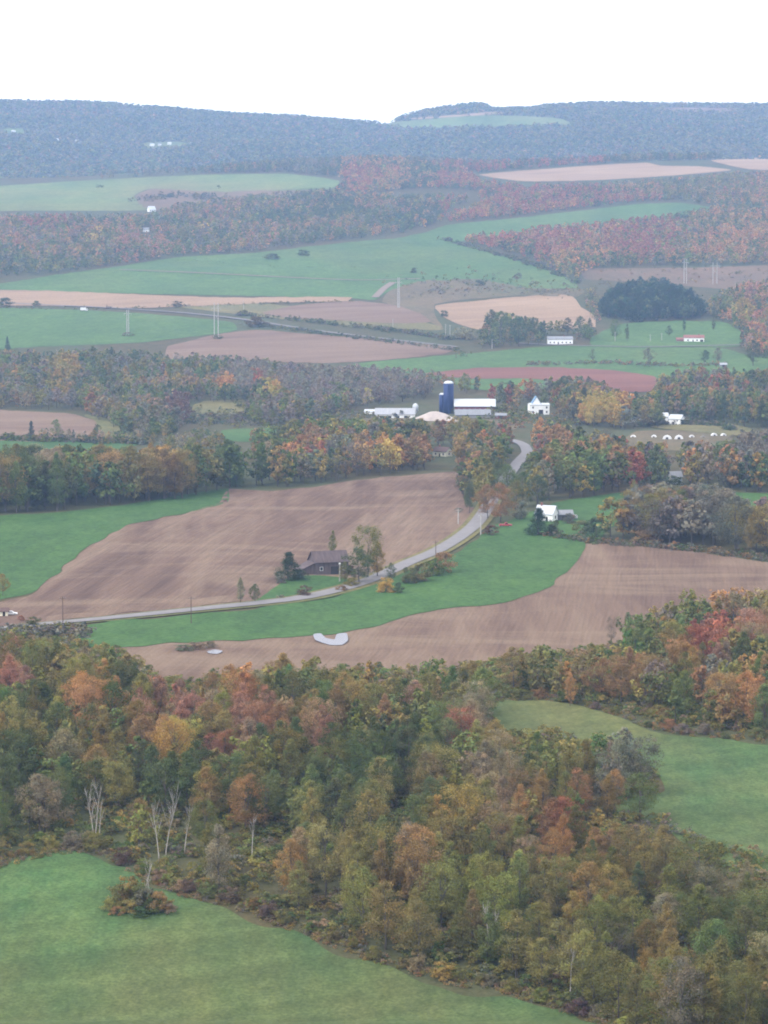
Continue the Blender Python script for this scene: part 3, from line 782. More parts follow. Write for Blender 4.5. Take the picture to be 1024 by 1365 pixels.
def wood(name, outline, palette, sp, hr):
    rg = np.random.default_rng(abs(hash(name)) % 1 + sum(map(ord, name)))
    py, px = np.array(outline)[:, 1], np.array(outline)[:, 0]
    g = at([512, 512], [max(py.max(), 220) + 1, py.min() + 4])
    y0 = g[0][1] - 20; y1 = (g[1][1] if py.min() > 216 else 5900) * 1.06 + 30
    y0 = max(y0, 520)
    ys = np.arange(y0, y1, sp * 0.92)
    X = []; Y = []
    for k, yv in enumerate(ys):
        xs = np.arange(-0.175 * yv, 0.175 * yv, sp) + (k % 2) * sp * 0.5
        X.append(xs); Y.append(np.full(len(xs), yv))
    X = np.concatenate(X); Y = np.concatenate(Y)
    X = X + rg.uniform(-0.42, 0.42, len(X)) * sp; Y = Y + rg.uniform(-0.42, 0.42, len(X)) * sp
    keep = rg.uniform(size=len(X)) > 0.10
    X, Y = X[keep], Y[keep]
    Z = H(X, Y)
    u, v, s = project(X, Y, Z)
    h = rg.uniform(*hr, len(X)) * (1 + 0.12 * vnoise(X / 45, Y / 45, 21))
    ok = inside(outline, u, v) & inside(outline, u, v - 0.88 * h * s)
    if sp < 9.5:
        ok &= inside(outline, u - 0.15 * h * s, v - 0.5 * h * s) & inside(outline, u + 0.15 * h * s, v - 0.5 * h * s) | (u < 0) | (u > 1000)
    # nothing stands in a field, on a road or in another wood's clearing
    for poly in CLEAR:
        ok &= ~inside(poly, u, v)
    X, Y, Z, u, v, s, h = (a[ok] for a in (X, Y, Z, u, v, s, h))
    # colours run in patches
    cl = 1.0 if sp < 10 else 2.2
    n1 = vnoise(X / 38 / cl, Y / 55 / cl, 31); n2 = rg.uniform(-1, 1, len(X))
    idx = ((n1 * 0.62 + n2 * 0.75) * 0.5 + 0.5)
    order = np.argsort(np.argsort(idx)) / max(1, len(idx))
    pl = list(palette)
    for i in range(len(X)):
        c = pl[min(len(pl) - 1, int(order[i] * len(pl)))] if rg.uniform() < (0.55 if sp < 10 else 0.8) else pl[rg.integers(len(pl))]
        cv = v[i] - 0.62 * h[i] * s[i]
        for (su, sv, sr, sc) in SPOTS:
            d = math.hypot(u[i] - su, (cv - sv) * 1.3) / sr
            if d < 1 and rg.uniform() < (1.15 - 0.35 * d) * (0.5 if sv < 420 else 1.0):
                c = sc
        if c in ('pine',): kind = 'cone' if rg.uniform() < 0.4 else 'round'
        elif c in ('grey', 'mauve'): kind = 'twig' if rg.uniform() < (0.2 if name == 'bare grove' else 0.3) else 'round'
        elif c in ('blue', 'dkgreen') and rg.uniform() < 0.12: kind = 'cone'
        else: kind = ['round', 'round', 'tall', 'vase', 'tall'][rg.integers(5)]
        w = rg.uniform(0.86, 1.25)
        if name == 'bare grove': w *= 1.15
        add_tree(X[i], Y[i], h[i], w, kind, c, name)
CLEAR = [NEAR_EDGE + [(900,1415),(-60,1415)], [(115,845),(250,830),(400,812),(500,785),(782,727),(1250,772),(1250,800),(960,830),(760,872),(600,890),(450,895),(300,900),(170,870)],
         [(640,938),(720,936),(770,941),(820,956),(860,972),(915,982),(1024,992),(1250,1012),(1250,1160),(1000,1140),(930,1118),(870,1088),(800,1076),(850,1062),(880,1055),(860,1015),(800,990),(720,970)]]
for args in WOODS:
    wood(*args)
print('trees', len(TREES), {z[0]: sum(t['zone'] == z[0] for t in TREES) for z in WOODS})

# ridge forest: crowns scattered over the far blue hills, one mass
RIDGE = []
rg = np.random.default_rng(77)
ry = np.exp(rg.uniform(math.log(6250), math.log(8750), 34000)); rx = rg.uniform(-0.175, 0.175, 34000) * ry
ru, rv, rs = project(rx, ry, H(rx, ry))
ok = np.ones(len(rx), bool)
for poly in ([(488,166),(560,160),(640,154),(700,155),(745,158),(766,166),(690,169),(560,172)], [(545,158),(600,154),(660,149),(690,151),(640,154),(560,159)], [(870,144.5),(930,144),(1000,145.5),(980,149),(890,149)],
             [(190,191),(230,189),(262,192),(240,198),(195,199)], [(0,172),(30,172),(34,178),(6,179)]):
    ok &= ~inside(poly, ru, rv)
rx, ry = rx[ok], ry[ok]
rpal = pal('grey:3 olive:5 blue:4 green:3 rust:1 mauve:2')
rn = vnoise(rx / 260, ry / 400, 41)

# ------------------------------------------------------------------ single trees traced one by one
# u, foot row, height px, width factor, kind, colour, label
SINGLES = [
 (385,774,40,1.75,'cone','pine','dark conical spruce on the lawn left of the weathered barn'),
 (718,714,38,1.75,'cone','pine','dark spruce in front of the bright white farmhouse'),
 (444,746,40,0.7,'tall','green','thin green tree rising behind the weathered barn'),
 (491,772,74,0.85,'vase','olive','tall loose olive tree between the weathered barn and the road'),
 (478,778,50,1.35,'round','dkgreen','dark green bushy tree right beside the weathered barn'),
 (460,777,30,0.9,'round','olive','olive tree leaning over the right end of the weathered barn'),
 (503,770,50,1.1,'tall','gold','golden thin tree behind the tree right of the barn'),
 (521,775,26,0.95,'round','blue','small dark tree at the bend where the road passes the barn'),
 (321,804,36,0.9,'tall','tan','small tan orange tree standing by the road left of the barn'),
 (340,803,26,1.0,'round','dkgreen','small dark green tree beside the tan one at the road'),
 (4,794,32,0.9,'round','gold','golden green tree at the bottom of the left green crop'),
 (626,684,56,0.72,'tall','blue','tall bluish tree at the top corner of the ploughed field'),
 (650,692,48,1.15,'round','rust','rust tree just left of the road where it meets the wood'),
 (667,696,54,1.2,'round','orange','orange leaved tree right of the road near the red pickup'),
 (676,677,60,1.05,'round','green','tall mid green tree just right of the orange one at the road'),
 (688,684,46,1.1,'round','olive','olive tree between red pickup and the broad dark trees'),
 (664,664,50,1.0,'round','dkgreen','dark tree beside the road behind the orange and rust ones'),
 (697,668,40,1.1,'round','dkgreen','broad dark tree above the road between red pickup and white farmhouse'),
 (716,676,44,1.3,'round','blue','broad dark bluish tree behind the bright white farmhouse'),
 (617,606,36,0.85,'round','yelgreen','broad yellow willow beside the small white cottage'),
 (655,438,26,1.1,'round','dkgreen','dark green tree left end of the group by the long white house'),
 (668,450,36,1.1,'round','green','large green tree left of the long white house'),
 (692,462,40,1.0,'round','blue','bluish tree standing next to the long white house on its left'),
 (711,452,30,0.95,'round','dkgreen','dark tree just behind the left end of the long white house'),
 (757,447,24,1.0,'round','dkgreen','dark tree behind the right end of the long white house'),
 (773,449,28,0.9,'round','blue','bluish round tree right of the long white house'),
 (786,449,26,0.75,'tall','blue','slim bluish tree right of the long white house'),
 (820,454,30,0.9,'round','green','green tree at the left edge of the ranch lawn'),
 (836,455,24,0.7,'tall','dkgreen','narrow dark tree at the left edge of the ranch lawn'),
 (892,449,16,0.9,'round','blue','small dark tree left of the red roofed ranch house'),
 (912,443,20,0.7,'tall','blue','narrow tree behind the red roofed ranch house'),
 (951,441,18,0.7,'tall','green','narrow tree right of the red roofed ranch house'),
 (790,482,18,0.9,'twig','grey','small grey tree on the green strip below the long white house'),
 (864,487,24,1.2,'round','grey','broad grey tree on the green strip below the ranch house'),
 (940,486,20,1.1,'round','dkgreen','dark tree at the right end of the farm green strip'),
 (957,484,22,1.0,'round','grey','grey green tree at the right end of the farm strip'),
 (1004,488,36,1.1,'round','blue','large bluish tree at the right of the farm strips'),
 (918,508,16,1.0,'round','blue','small bluish tree below the green strip on the right'),
 (990,424,28,0.95,'round','yellow','yellow tree at the right of the dark pine plantation'),
 (10,466,18,0.7,'cone','pine','dark spruce at the left end of the highway field'),
 (42,582,22,0.8,'cone','pine','small dark spruce below the left ploughed field'),
 (98,586,14,0.7,'cone','pine','tiny dark spruce at the right end of the left ploughed field'),
 (75,584,26,1.1,'round','green','green tree below the middle of the left ploughed field'),
 (130,586,22,0.9,'round','blue','bluish tree at the olive strip beside the left ploughed field'),
 (815,860,40,0.55,'twig','grey','bare grey tree against the lower ploughed field'),
 (838,846,30,0.7,'round','dkgreen','dark green tree at the right wood corner against the ploughed field'),
 (364,540,34,0.8,'round','yellow','bright yellow tree alone in the grey valley wood'),
 (792,570,42,0.95,'round','yellow','yellow tree, left of the two right of the white villa'),
 (818,568,38,0.95,'round','yellow','yellow tree, right of the two right of the white villa'),
 (748,540,36,1.25,'round','dkgreen','large dark tree directly behind the white villa'),
 (725,545,26,1.0,'round','green','green tree just left behind the white villa'),
 (855,1062,84,0.95,'vase','grey','big half bare tree at the tip of wood inside the right meadow'),
 (845,668,30,0.7,'round','gold','golden tree at the left end of the bare grove'),
 (1000,740,58,0.7,'tall','gold','tall golden tree at the right end of the bare grove'),
 (760,942,48,0.8,'tall','orange','slim orange tree at the top edge of the right meadow'),
]
# open ground in front of the farm buildings, road bends and vehicles: u0, u1, top row, foot row
SIGHTS = [(484,562,540,557),(548,608,544,562),(604,662,532,555),(584,607,504,550),(576,604,595,609),(698,734,531,552),(840,972,574,590),(893,912,552,566),(716,744,676,694),(663,690,691,705),
          (899,941,442,457),(726,766,445,460),(194,212,271,282),(190,200,303,310),(895,906,634,646),(688,708,588,604),(689,694,616,626),(745,772,683,697),(658,680,549,561),(368,470,735,772),(110,136,1064,1122),(257,330,534,549),(208,230,1070,1150),(244,254,1095,1138),(332,339,1105,1146)]
def sighted(t):
    u, v, s = project(t['x'], t['y'], t['z']); r = 0.24 * t['h'] * t['w'] * s
    for a, b, c, d in SIGHTS:
        if u + r > a and u - r < b and v > c + 0.35 * (d - c) - 2 and v - t['h'] * s < d - 0.3 * (d - c):
            return True
    return False
TREES[:] = [t for t in TREES if not sighted(t)]
sg = at([s[0] for s in SINGLES], [s[1] for s in SINGLES])
for s_, p in zip(SINGLES, sg):
    # a wood tree standing where a traced one stands gives way to it
    TREES[:] = [t for t in TREES if t['single'] or (t['x'] - p[0]) ** 2 + (t['y'] - p[1]) ** 2 > 20 or t['y'] > 1500 and abs(t['x'] - p[0]) > 3]
    h = s_[2] * p[1] / F
    add_tree(p[0], p[1], h, s_[3], s_[4], s_[5], 'single', s_[6])

A = {k: np.array([t[k] for t in TREES]) for k in ('x', 'y', 'z', 'h')}
tu, tv, ts = project(A['x'], A['y'], A['z'])
for t, u, v, s in zip(TREES, tu, tv, ts):
    t['u'], t['v'], t['px'] = u, v, t['h'] * s
    t['name'] = 'evergreen_tree' if t['kind'] == 'cone' or t['col'] == 'pine' else 'autumn_tree' if t['col'] in AUTUMN else 'bare_tree' if t['kind'] == 'twig' else 'green_tree'
    t['own'] = bool(t['single'])
QUOTA = dict(green_tree=265, autumn_tree=220, evergreen_tree=90, bare_tree=70)
for nm, q in QUOTA.items():
    c = [t for t in TREES if t['name'] == nm and not t['single'] and -25 < t['u'] < 1049 and t['v'] - t['px'] < 1365 and t['px'] > 22 and t['zone'] != 'valley wood']
    c.sort(key=lambda t: -t['px'])
    for t in c[:q]: t['own'] = True

def place_words(t):
    u, v, z = t['u'], t['v'], t['zone']
    if z == 'near wood':
        edge = min(math.hypot(u - a, v - b) for a, b in NEAR_EDGE)
        if edge < 45:
            return 'on the near meadow edge ' + ('behind the birches' if u < 300 else 'below the birches' if u < 560 else 'lower right')
        if v > 1230: return 'in the lower right wood corner'
        if v > 1110: return 'in the wood ' + ('beside the birches' if u < 420 else 'above the near meadow' if u < 720 else 'below the right meadow')
        if v > 990: return 'in the wood ' + ('left behind the birches' if u < 160 else 'right behind the birches' if u < 360 else 'at its centre' if u < 620 else 'left of the right meadow')
        return 'at the wood back ' + ('below the road' if u < 200 else 'below the puddles' if u < 480 else 'below the ploughed field' if u < 640 else 'above the right meadow')
    if z == 'right wood':
        e = min(math.hypot(u - a, v - b) for a, b in RIGHT_FIELD)
        if e < 40: return "on the right meadow's upper edge"
        return 'in the upper right wood ' + ('beside the ploughed field' if v < 880 and u < 900 else 'at its right end' if u > 900 else 'at its middle')
    return {'left tree row': 'in the tall row behind the left crop', 'middle tree belt': 'in the belt above the upper ploughed field', 'roadside wood': 'by the road above the ploughed field',
            'right valley wood': 'in the wood behind the white farmhouse', 'bare grove': 'in the grove right of the white farmhouse', 'pine plantation': 'in the plantation above the ranch lawn',
            'far house trees': 'beside the long white house', 'wood behind the barns': 'in the wood right of the barns'}.get(z, 'in the ' + z)

ORD = ['', 'first', 'second', 'third', 'fourth', 'fifth', 'sixth', 'seventh', 'eighth', 'ninth', 'tenth', 'eleventh', 'twelfth', 'thirteenth', 'fourteenth', 'fifteenth', 'sixteenth', 'seventeenth', 'eighteenth', 'nineteenth', 'twentieth']
NUM = ['zero', 'one', 'two', 'three', 'four', 'five', 'six', 'seven', 'eight', 'nine', 'ten', 'eleven', 'twelve', 'thirteen', 'fourteen', 'fifteen', 'sixteen', 'seventeen', 'eighteen', 'nineteen', 'twenty']
def rank_labels(items, noun_of, where_of):
    groups = {}
    for t in items: groups.setdefault((noun_of(t), where_of(t)), []).append(t)
    for (noun, where), l in groups.items():
        l.sort(key=lambda t: t['u']); n = len(l)
        for i, t in enumerate(l):
            if n == 1: t['label'] = f'{noun} {where}'
            elif n == 2: t['label'] = f'{"left" if i == 0 else "right"} {noun} {where}'
            elif n <= 20:
                t['label'] = ('leftmost' if i == 0 else 'rightmost' if i == n - 1 else ORD[i + 1] + ' from left') + f' {noun} {where}'
            else:
                t['label'] = f'{noun} {where}'
            t['group'] = f'{noun}s {where}'
own = [t for t in TREES if t['own']]
SHAPE = dict(round='', tall='slender ', vase='spreading ', cone='conical ', twig='half bare ')
for t in own: t['noun'] = SHAPE[t['kind']] + WORD[t['col']] + ' tree'
rank_labels([t for t in own if not t['single']], lambda t: t['noun'], place_words)
for t in own:
    if t['single']: t['label'] = t['single']; t['group'] = None

MIDM = {k: [(np_mesh('crown', v, q, M['leaf'], False, c), trunk_parts(cc, 0.7, 0.017, 5, 5).mesh('trunk', M['bark'])) for v, q, c, cc in l] for k, l in MID.items()}
rg = np.random.default_rng(5)
WID = dict(round=0.88, tall=0.82, vase=0.90, cone=1.05, twig=0.95)
def jitter_col(c, amt=0.10):
    c = np.array(PAL[c]) * (1 + rg.normal(0, amt)) * (1 + rg.normal(0, 0.07, 3))
    return np.clip(c, 0.012, 0.6)
for t in sorted(own, key=lambda t: t['y']):
    kind = t['kind']
    src = HI[kind] if t['px'] > 15 else MIDM[kind]
    cm, tm = src[rg.integers(len(src))]
    w = t['h'] * WID[kind] * t['w']
    r_ = empty(t['name'], (t['x'], t['y'], t['z'] - 0.1), rg.uniform(0, 6.28), t['label'], 'tree', t['group'], (w, w * rg.uniform(0.85, 1.15), t['h']))
    link('trunk', tm, r_)
    co = link('crown', cm, r_)
    co.color = (*(jitter_col(t['col']) * (0.72 if kind == 'twig' else 1.0)), 1)

# everything else in the woods: one leafy mass per wood
def mass(name, items, label, bark=True):
    """items: list of (x, y, z, h, w, template, colour)"""
    Vs = []; Qs = []; Cs = []; b = 0
    for (x, y, z, h, w, T, col) in items:
        v, q, c, _ = T
        a = rg.uniform(0, 6.28); ca, sa = math.cos(a), math.sin(a)
        vv = np.empty((len(v), 3), np.float32)
        vv[:, 0] = x + (v[:, 0] * ca - v[:, 1] * sa) * w; vv[:, 1] = y + (v[:, 0] * sa + v[:, 1] * ca) * w; vv[:, 2] = z + v[:, 2] * h
        Vs.append(vv); Qs.append(q + b); Cs.append(c * col); b += len(v)
        if bark:
            r = 0.016 * h; p = np.array([(-r, -r, -.3), (r, -r, -.3), (0, r * 1.2, -.3), (-r * .4, -r * .4, h * .6), (r * .4, -r * .4, h * .6), (0, r * .5, h * .6)], np.float32) + np.array((x, y, z))
            Vs.append(p); Qs.append(np.array([(0, 1, 4, 3), (1, 2, 5, 4), (2, 0, 3, 5)]) + b); Cs.append(np.tile(np.array([[.11, .095, .08]]), (6, 1))); b += 6
    if not Vs: return
    me = np_mesh(name, np.concatenate(Vs), np.concatenate(Qs), M['leafmass'], False, np.concatenate(Cs))
    return tag(link(name, me), label, None, None, 'stuff')

ZL = {'left hill wood': ('hillside_wood', 'mixed autumn wood across the left hillside above the big green field'), 'right hill wood': ('hillside_wood', 'orange and red autumn wood on the right hillside'),
      'upper hill wood': ('hilltop_wood', 'reddish wood between the tan stubble and the upper green field'), 'crest wood': ('hilltop_wood', 'bluish line of trees along the hill crest'),
      'valley wood': ('valley_wood', 'grey mauve valley wood left of the blue silo'), 'wood behind the barns': ('valley_wood', 'mixed wood right of the barns and around the white villa'),
      'pine plantation': ('pine_wood', 'dark pine plantation mass above the ranch lawn')}
for zn in [w[0] for w in WOODS]:
    it = []
    for t in TREES:
        if t['zone'] != zn or t['own']: continue
        pxr = t['px'] * 0.75
        T = MID if pxr > 13 else LOW
        if pxr > 34: T = MID
        T = T[t['kind']]
        w = t['h'] * WID[t['kind']] * t['w'] * (1.12 if pxr < 13 else 1.0)
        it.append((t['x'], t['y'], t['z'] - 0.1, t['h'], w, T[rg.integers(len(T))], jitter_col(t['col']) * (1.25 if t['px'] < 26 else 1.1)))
    nm, lb = ZL.get(zn, ('woodland', 'remaining trees of the ' + zn))
    mass(nm, it, lb, True)
tiny = [crown(8, 5, 0.26, r=0.42, z0=0.1, kind='round', tintvar=0.5) for _ in range(5)]
rz = H(rx, ry)
it = []
for i in range(len(rx)):
    c = rpal[min(len(rpal) - 1, max(0, int((rn[i] * 0.35 + 0.5 + rg.normal(0, 0.22)) * len(rpal))))]
    h = rg.uniform(9, 14)
    it.append((rx[i], ry[i], rz[i] - 1.5, h, h * rg.uniform(1.2, 1.9), tiny[rg.integers(5)], jitter_col(c, 0.03) * 1.4))  # ridge crowns lightened in their colour, standing in for thicker haze
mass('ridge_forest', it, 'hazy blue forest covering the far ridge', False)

# ------------------------------------------------------------------ shrubs and undergrowth
SHR = []
def shrub(u, v, hpx, wf, col, label, group=None): SHR.append(dict(u=u, v=v, hpx=hpx, wf=wf, col=col, label=label, group=group))
rs = random.Random(3)
ec = curve(NEAR_EDGE, False, 22)
for i, (u, v) in enumerate(ec):
    if 20 < u < 820:
        shrub(u + rs.uniform(-8, 8), v - rs.uniform(5, 12), rs.uniform(12, 26), rs.uniform(0.9, 1.4), rs.choice(['olive', 'gold', 'grey', 'yelgreen', 'maroon', 'olive', 'green', 'tan']), None, 'edge')
ec = curve(RIGHT_FIELD[:7], False, 22)
for u, v in ec[:-1]:
    if u < 1024: shrub(u + rs.uniform(-6, 6), v - rs.uniform(2, 6), rs.uniform(8, 16), rs.uniform(1.0, 1.5), rs.choice(['olive', 'rust', 'grey', 'tan', 'dkgreen']), None, 'right')
for du, dv, hp, wf, c in [(-40,2,16,1.3,'gold'),(-28,-6,26,1.2,'olive'),(-16,-10,34,1.0,'yelgreen'),(-4,-6,30,1.1,'olive'),(8,0,28,1.2,'grey'),(18,4,20,1.3,'dkgreen'),(26,2,26,1.1,'gold'),(38,6,14,1.5,'tan'),(-30,8,12,1.6,'rust'),(0,10,14,1.6,'dkgreen'),(-14,6,18,1.4,'gold')]:
    shrub(187 + du, 1212 + dv, hp, wf, c, None, 'island')
for u, v, hp, wf, c, lb in [
 (515,790,20,1.2,'yellow','yellow flowering bush at the inside of the road bend'), (532,791,15,0.9,'blue','small dark bush beside the yellow one at the road bend'),
 (546,778,22,1.0,'green','green roadside bush below the bend, left of the rust one'), (562,775,24,1.1,'olive','olive roadside bush between the green and the rust ones'),
 (578,768,24,1.0,'green','green bush just left of the rust roadside bush'), (592,764,28,1.0,'rust','rust red bush at the lower side of the road'),
 (375,778,14,0.9,'grey','grey bush in front of the dark barn spruce'), (398,772,12,1.3,'dkgreen','low dark bush between spruce and weathered barn'),
 (407,795,15,1.2,'maroon','dark reddish bush in the middle of the barn lawn'), (375,799,6,2.0,'grey','low grey bush at the road edge of the barn lawn'),
 (470,782,12,1.6,'gold','low golden bush between barn lawn and road'), (455,788,8,1.8,'rust','low rust bush on the verge below the barn'),
 (46,835,13,1.4,'dkgreen','dark round bush beside the road at far left'), (53,845,9,1.0,'red','small red bush below the road at far left'), (28,828,8,1.0,'red','small red bush left of the dark roadside bush'),
 (655,714,14,1.3,'maroon','reddish brown bush right of the road below the red pickup'), (612,683,6,1.6,'grey','low grey bush by the left pole at the ploughed field'),
 (695,692,24,0.9,'grey','grey bush left of the dark spruce by the white farmhouse'), (738,713,20,0.9,'dkgreen','dark bush right of the farmhouse spruce'),
 (760,698,14,1.2,'grey','grey bush right of the white farmhouse'), (776,712,18,1.3,'olive','olive bush at the left end of the bare grove'),
 (795,716,26,1.2,'blue','dark bush below the golden tree of the bare grove'), (860,724,18,2.0,'rust','wide rust bush in front of the bare grove'),
 (362,346,8,2.4,'dkgreen','wide dark bush in the big hill field, left one'), (404,341,8,2.0,'dkgreen','dark bush in the big hill field, right one'),
 (291,252,5,1.1,'dkgreen','tiny dark bush at the lower edge of the upper left field'), (133,250,4,2.5,'dkgreen','thin dark bush line splitting the upper left field'),
 (552,364,7,1.3,'dkgreen','small dark bush at the bottom of the big hill field'), (640,381,8,1.5,'dkgreen','dark bush on the scrub slope, left one'), (690,372,7,1.4,'grey','grey bush on the scrub slope, right one'),
 (8,409,12,1.5,'dkgreen','dark bush at the left end of the highway'), (48,408,7,1.4,'dkgreen','dark bush by the highway left of the white truck'), (145,412,6,1.3,'grey','grey bush by the highway right of the white truck'),
 (237,409,8,1.6,'dkgreen','dark bush by the tan strip above the highway'), (326,421,8,1.3,'olive','olive bush above the highway near the twin pylon'), (340,436,14,1.8,'olive','large olive bush at the highway field corner'),
 (592,422,8,1.3,'dkgreen','dark bush on the left edge of the tan field'), (620,452,16,1.6,'tan','pale tan bush left of the green trees'),
 (900,646,12,1.6,'dkgreen','dark bush below the half hidden white house'), (170,448,5,3.0,'grey','dark weeds round the foot of the single pylon'), (290,452,6,2.2,'dkgreen','dark bush at the foot of the twin pylon'),
 (588,392,6,1.6,'grey','grey bush above the tan field'), (245,868,9,2.6,'grey','grey dead weeds left of the small puddle'), (262,866,10,2.4,'tan','tan dead weeds behind the small puddle'), (280,864,9,1.8,'grey','grey dead weeds above the small puddle')]:
    shrub(u, v, hp, wf, c, lb)
P = at([s['u'] for s in SHR], [s['v'] for s in SHR])
WH = dict(edge='along the near meadow edge', right='along the upper edge of the right meadow', island='in the bush island in the near meadow')
rank_labels([s for s in SHR if s['group']], lambda s: 'low ' + WORD[s['col']] + ' shrub', lambda s: WH[s['group']])
for s, p in zip(SHR, P):
    h = s['hpx'] * p[1] / F
    big = s['hpx'] > 6
    cm, tm = HI['shrub'][rs.randrange(3)] if big else MIDM['shrub'][rs.randrange(5)]
    w = h * s['wf'] * 0.95
    r_ = empty('shrub', (p[0], p[1], p[2] - 0.05), rs.uniform(0, 6.28), s['label'], 'shrub', s.get('group'), (w, w, h))
    link('stems', tm, r_); co = link('foliage', cm, r_); co.color = (*jitter_col(s['col']), 1)

# undergrowth: uncountable brush on the floor of the near woods and their margins
def brush(name, polys, sp, hr, cols, label, seed, dense=1.0):
    g = np.random.default_rng(seed); it = []
    for poly in polys:
        py = np.array(poly)[:, 1]
        q = at([512, 512], [py.max(), py.min()])
        y0, y1 = q[0][1] * 0.97, q[1][1] * 1.04
        n = int((y1 - y0) / sp * (0.29 * (y0 + y1) / 2) / sp * dense)
        y = g.uniform(y0, y1, n); x = g.uniform(-0.145, 0.145, n) * y
        z = H(x, y); u, v, s = project(x, y, z)
        ok = inside(poly, u, v)
        for c_ in CLEAR: ok &= ~inside(c_, u, v)
        for X_, Y_, Z_ in zip(x[ok], y[ok], z[ok]):
            h = g.uniform(*hr)
            it.append((X_, Y_, Z_ - 0.1, h, h * g.uniform(0.9, 1.5), MID['shrub'][g.integers(5)] if Y_ < 1100 else LOW['shrub'][g.integers(5)], jitter_col(cols[g.integers(len(cols))]) * 1.1))
    mass(name, it, label, False)
brush('undergrowth', [WOODS[0][1], WOODS[1][1]], 2.7, (0.9, 2.8), pal('olive:6 grey:1 green:3 dkgreen:1 tan:1 gold:2 yelgreen:2'), 'brushy undergrowth below the near woods', 8)
e = NEAR_EDGE
brush('rough_grass', [[(a, b - 1) for a, b in e] + [(a, b - 17) for a, b in reversed(e)]], 1.0, (0.4, 1.1), pal('tan:4 gold:3 olive:4 rust:1 grey:2'), 'brown rough grass fringe along the near meadow', 9)
f_ = RIGHT_FIELD[:7]
brush('rough_grass', [[(a, b - 1) for a, b in f_] + [(a, b - 9) for a, b in reversed(f_)]], 1.6, (0.5, 1.2), pal('rust:3 gold:2 olive:4 grey:2'), 'brown rough grass fringe above the right meadow', 10)
def line_brush(name, pts, n, hr, cols, label, seed, spread=3.0):
    g = np.random.default_rng(seed); c = curve(pts, False, 3); w = at(c[:, 0], c[:, 1]); it = []
    for _ in range(n):
        p = w[g.integers(len(w))]; x = p[0] + g.normal(0, spread); y = p[1] + g.normal(0, spread * 2); h = g.uniform(*hr)
        it.append((x, y, float(H(x, y)) - 0.1, h, h * g.uniform(0.9, 1.7), LOW['shrub'][g.integers(5)], jitter_col(cols[g.integers(len(cols))])))
    mass(name, it, label, False)
hp = pal('grey:3 olive:3 dkgreen:3 green:1 blue:2')
line_brush('hedgerow', [(320,420),(420,430),(520,441),(600,452)], 220, (2, 5), hp, 'dark hedgerow along the highway', 21)
line_brush('hedgerow', [(330,432),(420,444),(520,456),(606,468)], 200, (1.5, 4), hp, 'hedgerow between highway and long ploughed field', 22)
line_brush('hedgerow', [(0,411),(120,413),(236,409),(360,405),(470,402)], 110, (1, 3.2), hp, 'thin hedgerow under the tan hill strip', 23)
line_brush('hedgerow', [(700,487),(800,484),(900,488),(960,486)], 130, (1.5, 4), pal('grey:4 rust:2 olive:2'), 'brown hedgerow between the farm green strips', 24)
line_brush('hedgerow', [(590,320),(650,336),(705,352),(770,378)], 150, (2, 6), hp, 'hedgerow along the right side of the big hill field', 25)
line_brush('hedgerow', [(180,345),(280,349),(400,357),(520,357)], 60, (0.6, 1.6), hp, 'thin weed line across the big hill field', 26)
line_brush('hedgerow', [(740,716),(800,724),(900,732),(1040,748)], 200, (1, 3), pal('grey:4 rust:2 dkgreen:2'), 'dark hedgerow above the lower ploughed field', 27, 2)
line_brush('hedgerow', [(0,586),(60,588),(130,590),(190,592)], 130, (2, 5), hp, 'hedgerow below the left ploughed field', 28)
line_brush('hedgerow', [(560,390),(640,386),(700,388),(780,392)], 170, (1, 3.4), pal('grey:4 olive:3 rust:1'), 'scattered scrub above the tan field', 29, 16)
line_brush('hedgerow', [(850,569),(900,566),(960,568),(975,574)], 140, (2, 4), pal('dkgreen:2 grey:2 blue:2'), 'dark hedge behind the white calf hutches', 30, 2)
line_brush('hedgerow', [(0,846),(40,848),(80,846),(110,846)], 90, (1.5, 4), pal('grey:3 mauve:2 olive:2'), 'grey hedge below the road at far left', 31, 2)

line_brush('heath_brush', [(185,268),(230,262),(285,264)], 70, (3, 9), pal('grey:3 blue:3 olive:2'), 'dark brush patch on the russet heath', 41, 14)
line_brush('heath_brush', [(60,410),(200,408),(300,405)], 20, (1, 2), hp, 'scattered weeds above the highway', 42, 6)
line_brush('heath_brush', [(550,378),(620,374),(700,378),(760,380)], 120, (1.5, 4.5), pal('grey:4 olive:4 rust:1 dkgreen:2'), 'scrub bushes below the big hill field', 43, 30)
line_brush('heath_brush', [(790,368),(860,364),(960,366),(1030,368)], 120, (1.5, 4), pal('grey:4 olive:3 rust:2 tan:2'), 'scrub bushes on the power line heath', 44, 40)
line_brush('heath_brush', [(430,580),(500,574),(560,572)], 120, (2, 6), pal('grey:3 olive:4 green:3'), 'brush in front of the long barn', 45, 20)

line_brush('valley_brush', [(330,548),(400,560),(470,556)], 200, (2, 6), pal('grey:3 olive:4 green:2 blue:2'), 'brush between the valley wood and the tree belt', 46, 22)
line_brush('valley_brush', [(230,560),(300,562),(360,566)], 160, (2, 5), pal('grey:4 olive:3 mauve:2 blue:2'), 'brush strip below the small olive field', 47, 12)
line_brush('valley_brush', [(640,548),(680,552),(700,566),(760,566)], 120, (2, 6), pal('grey:2 olive:4 green:3 rust:2'), 'brush around the red shed and the villa', 48, 12)

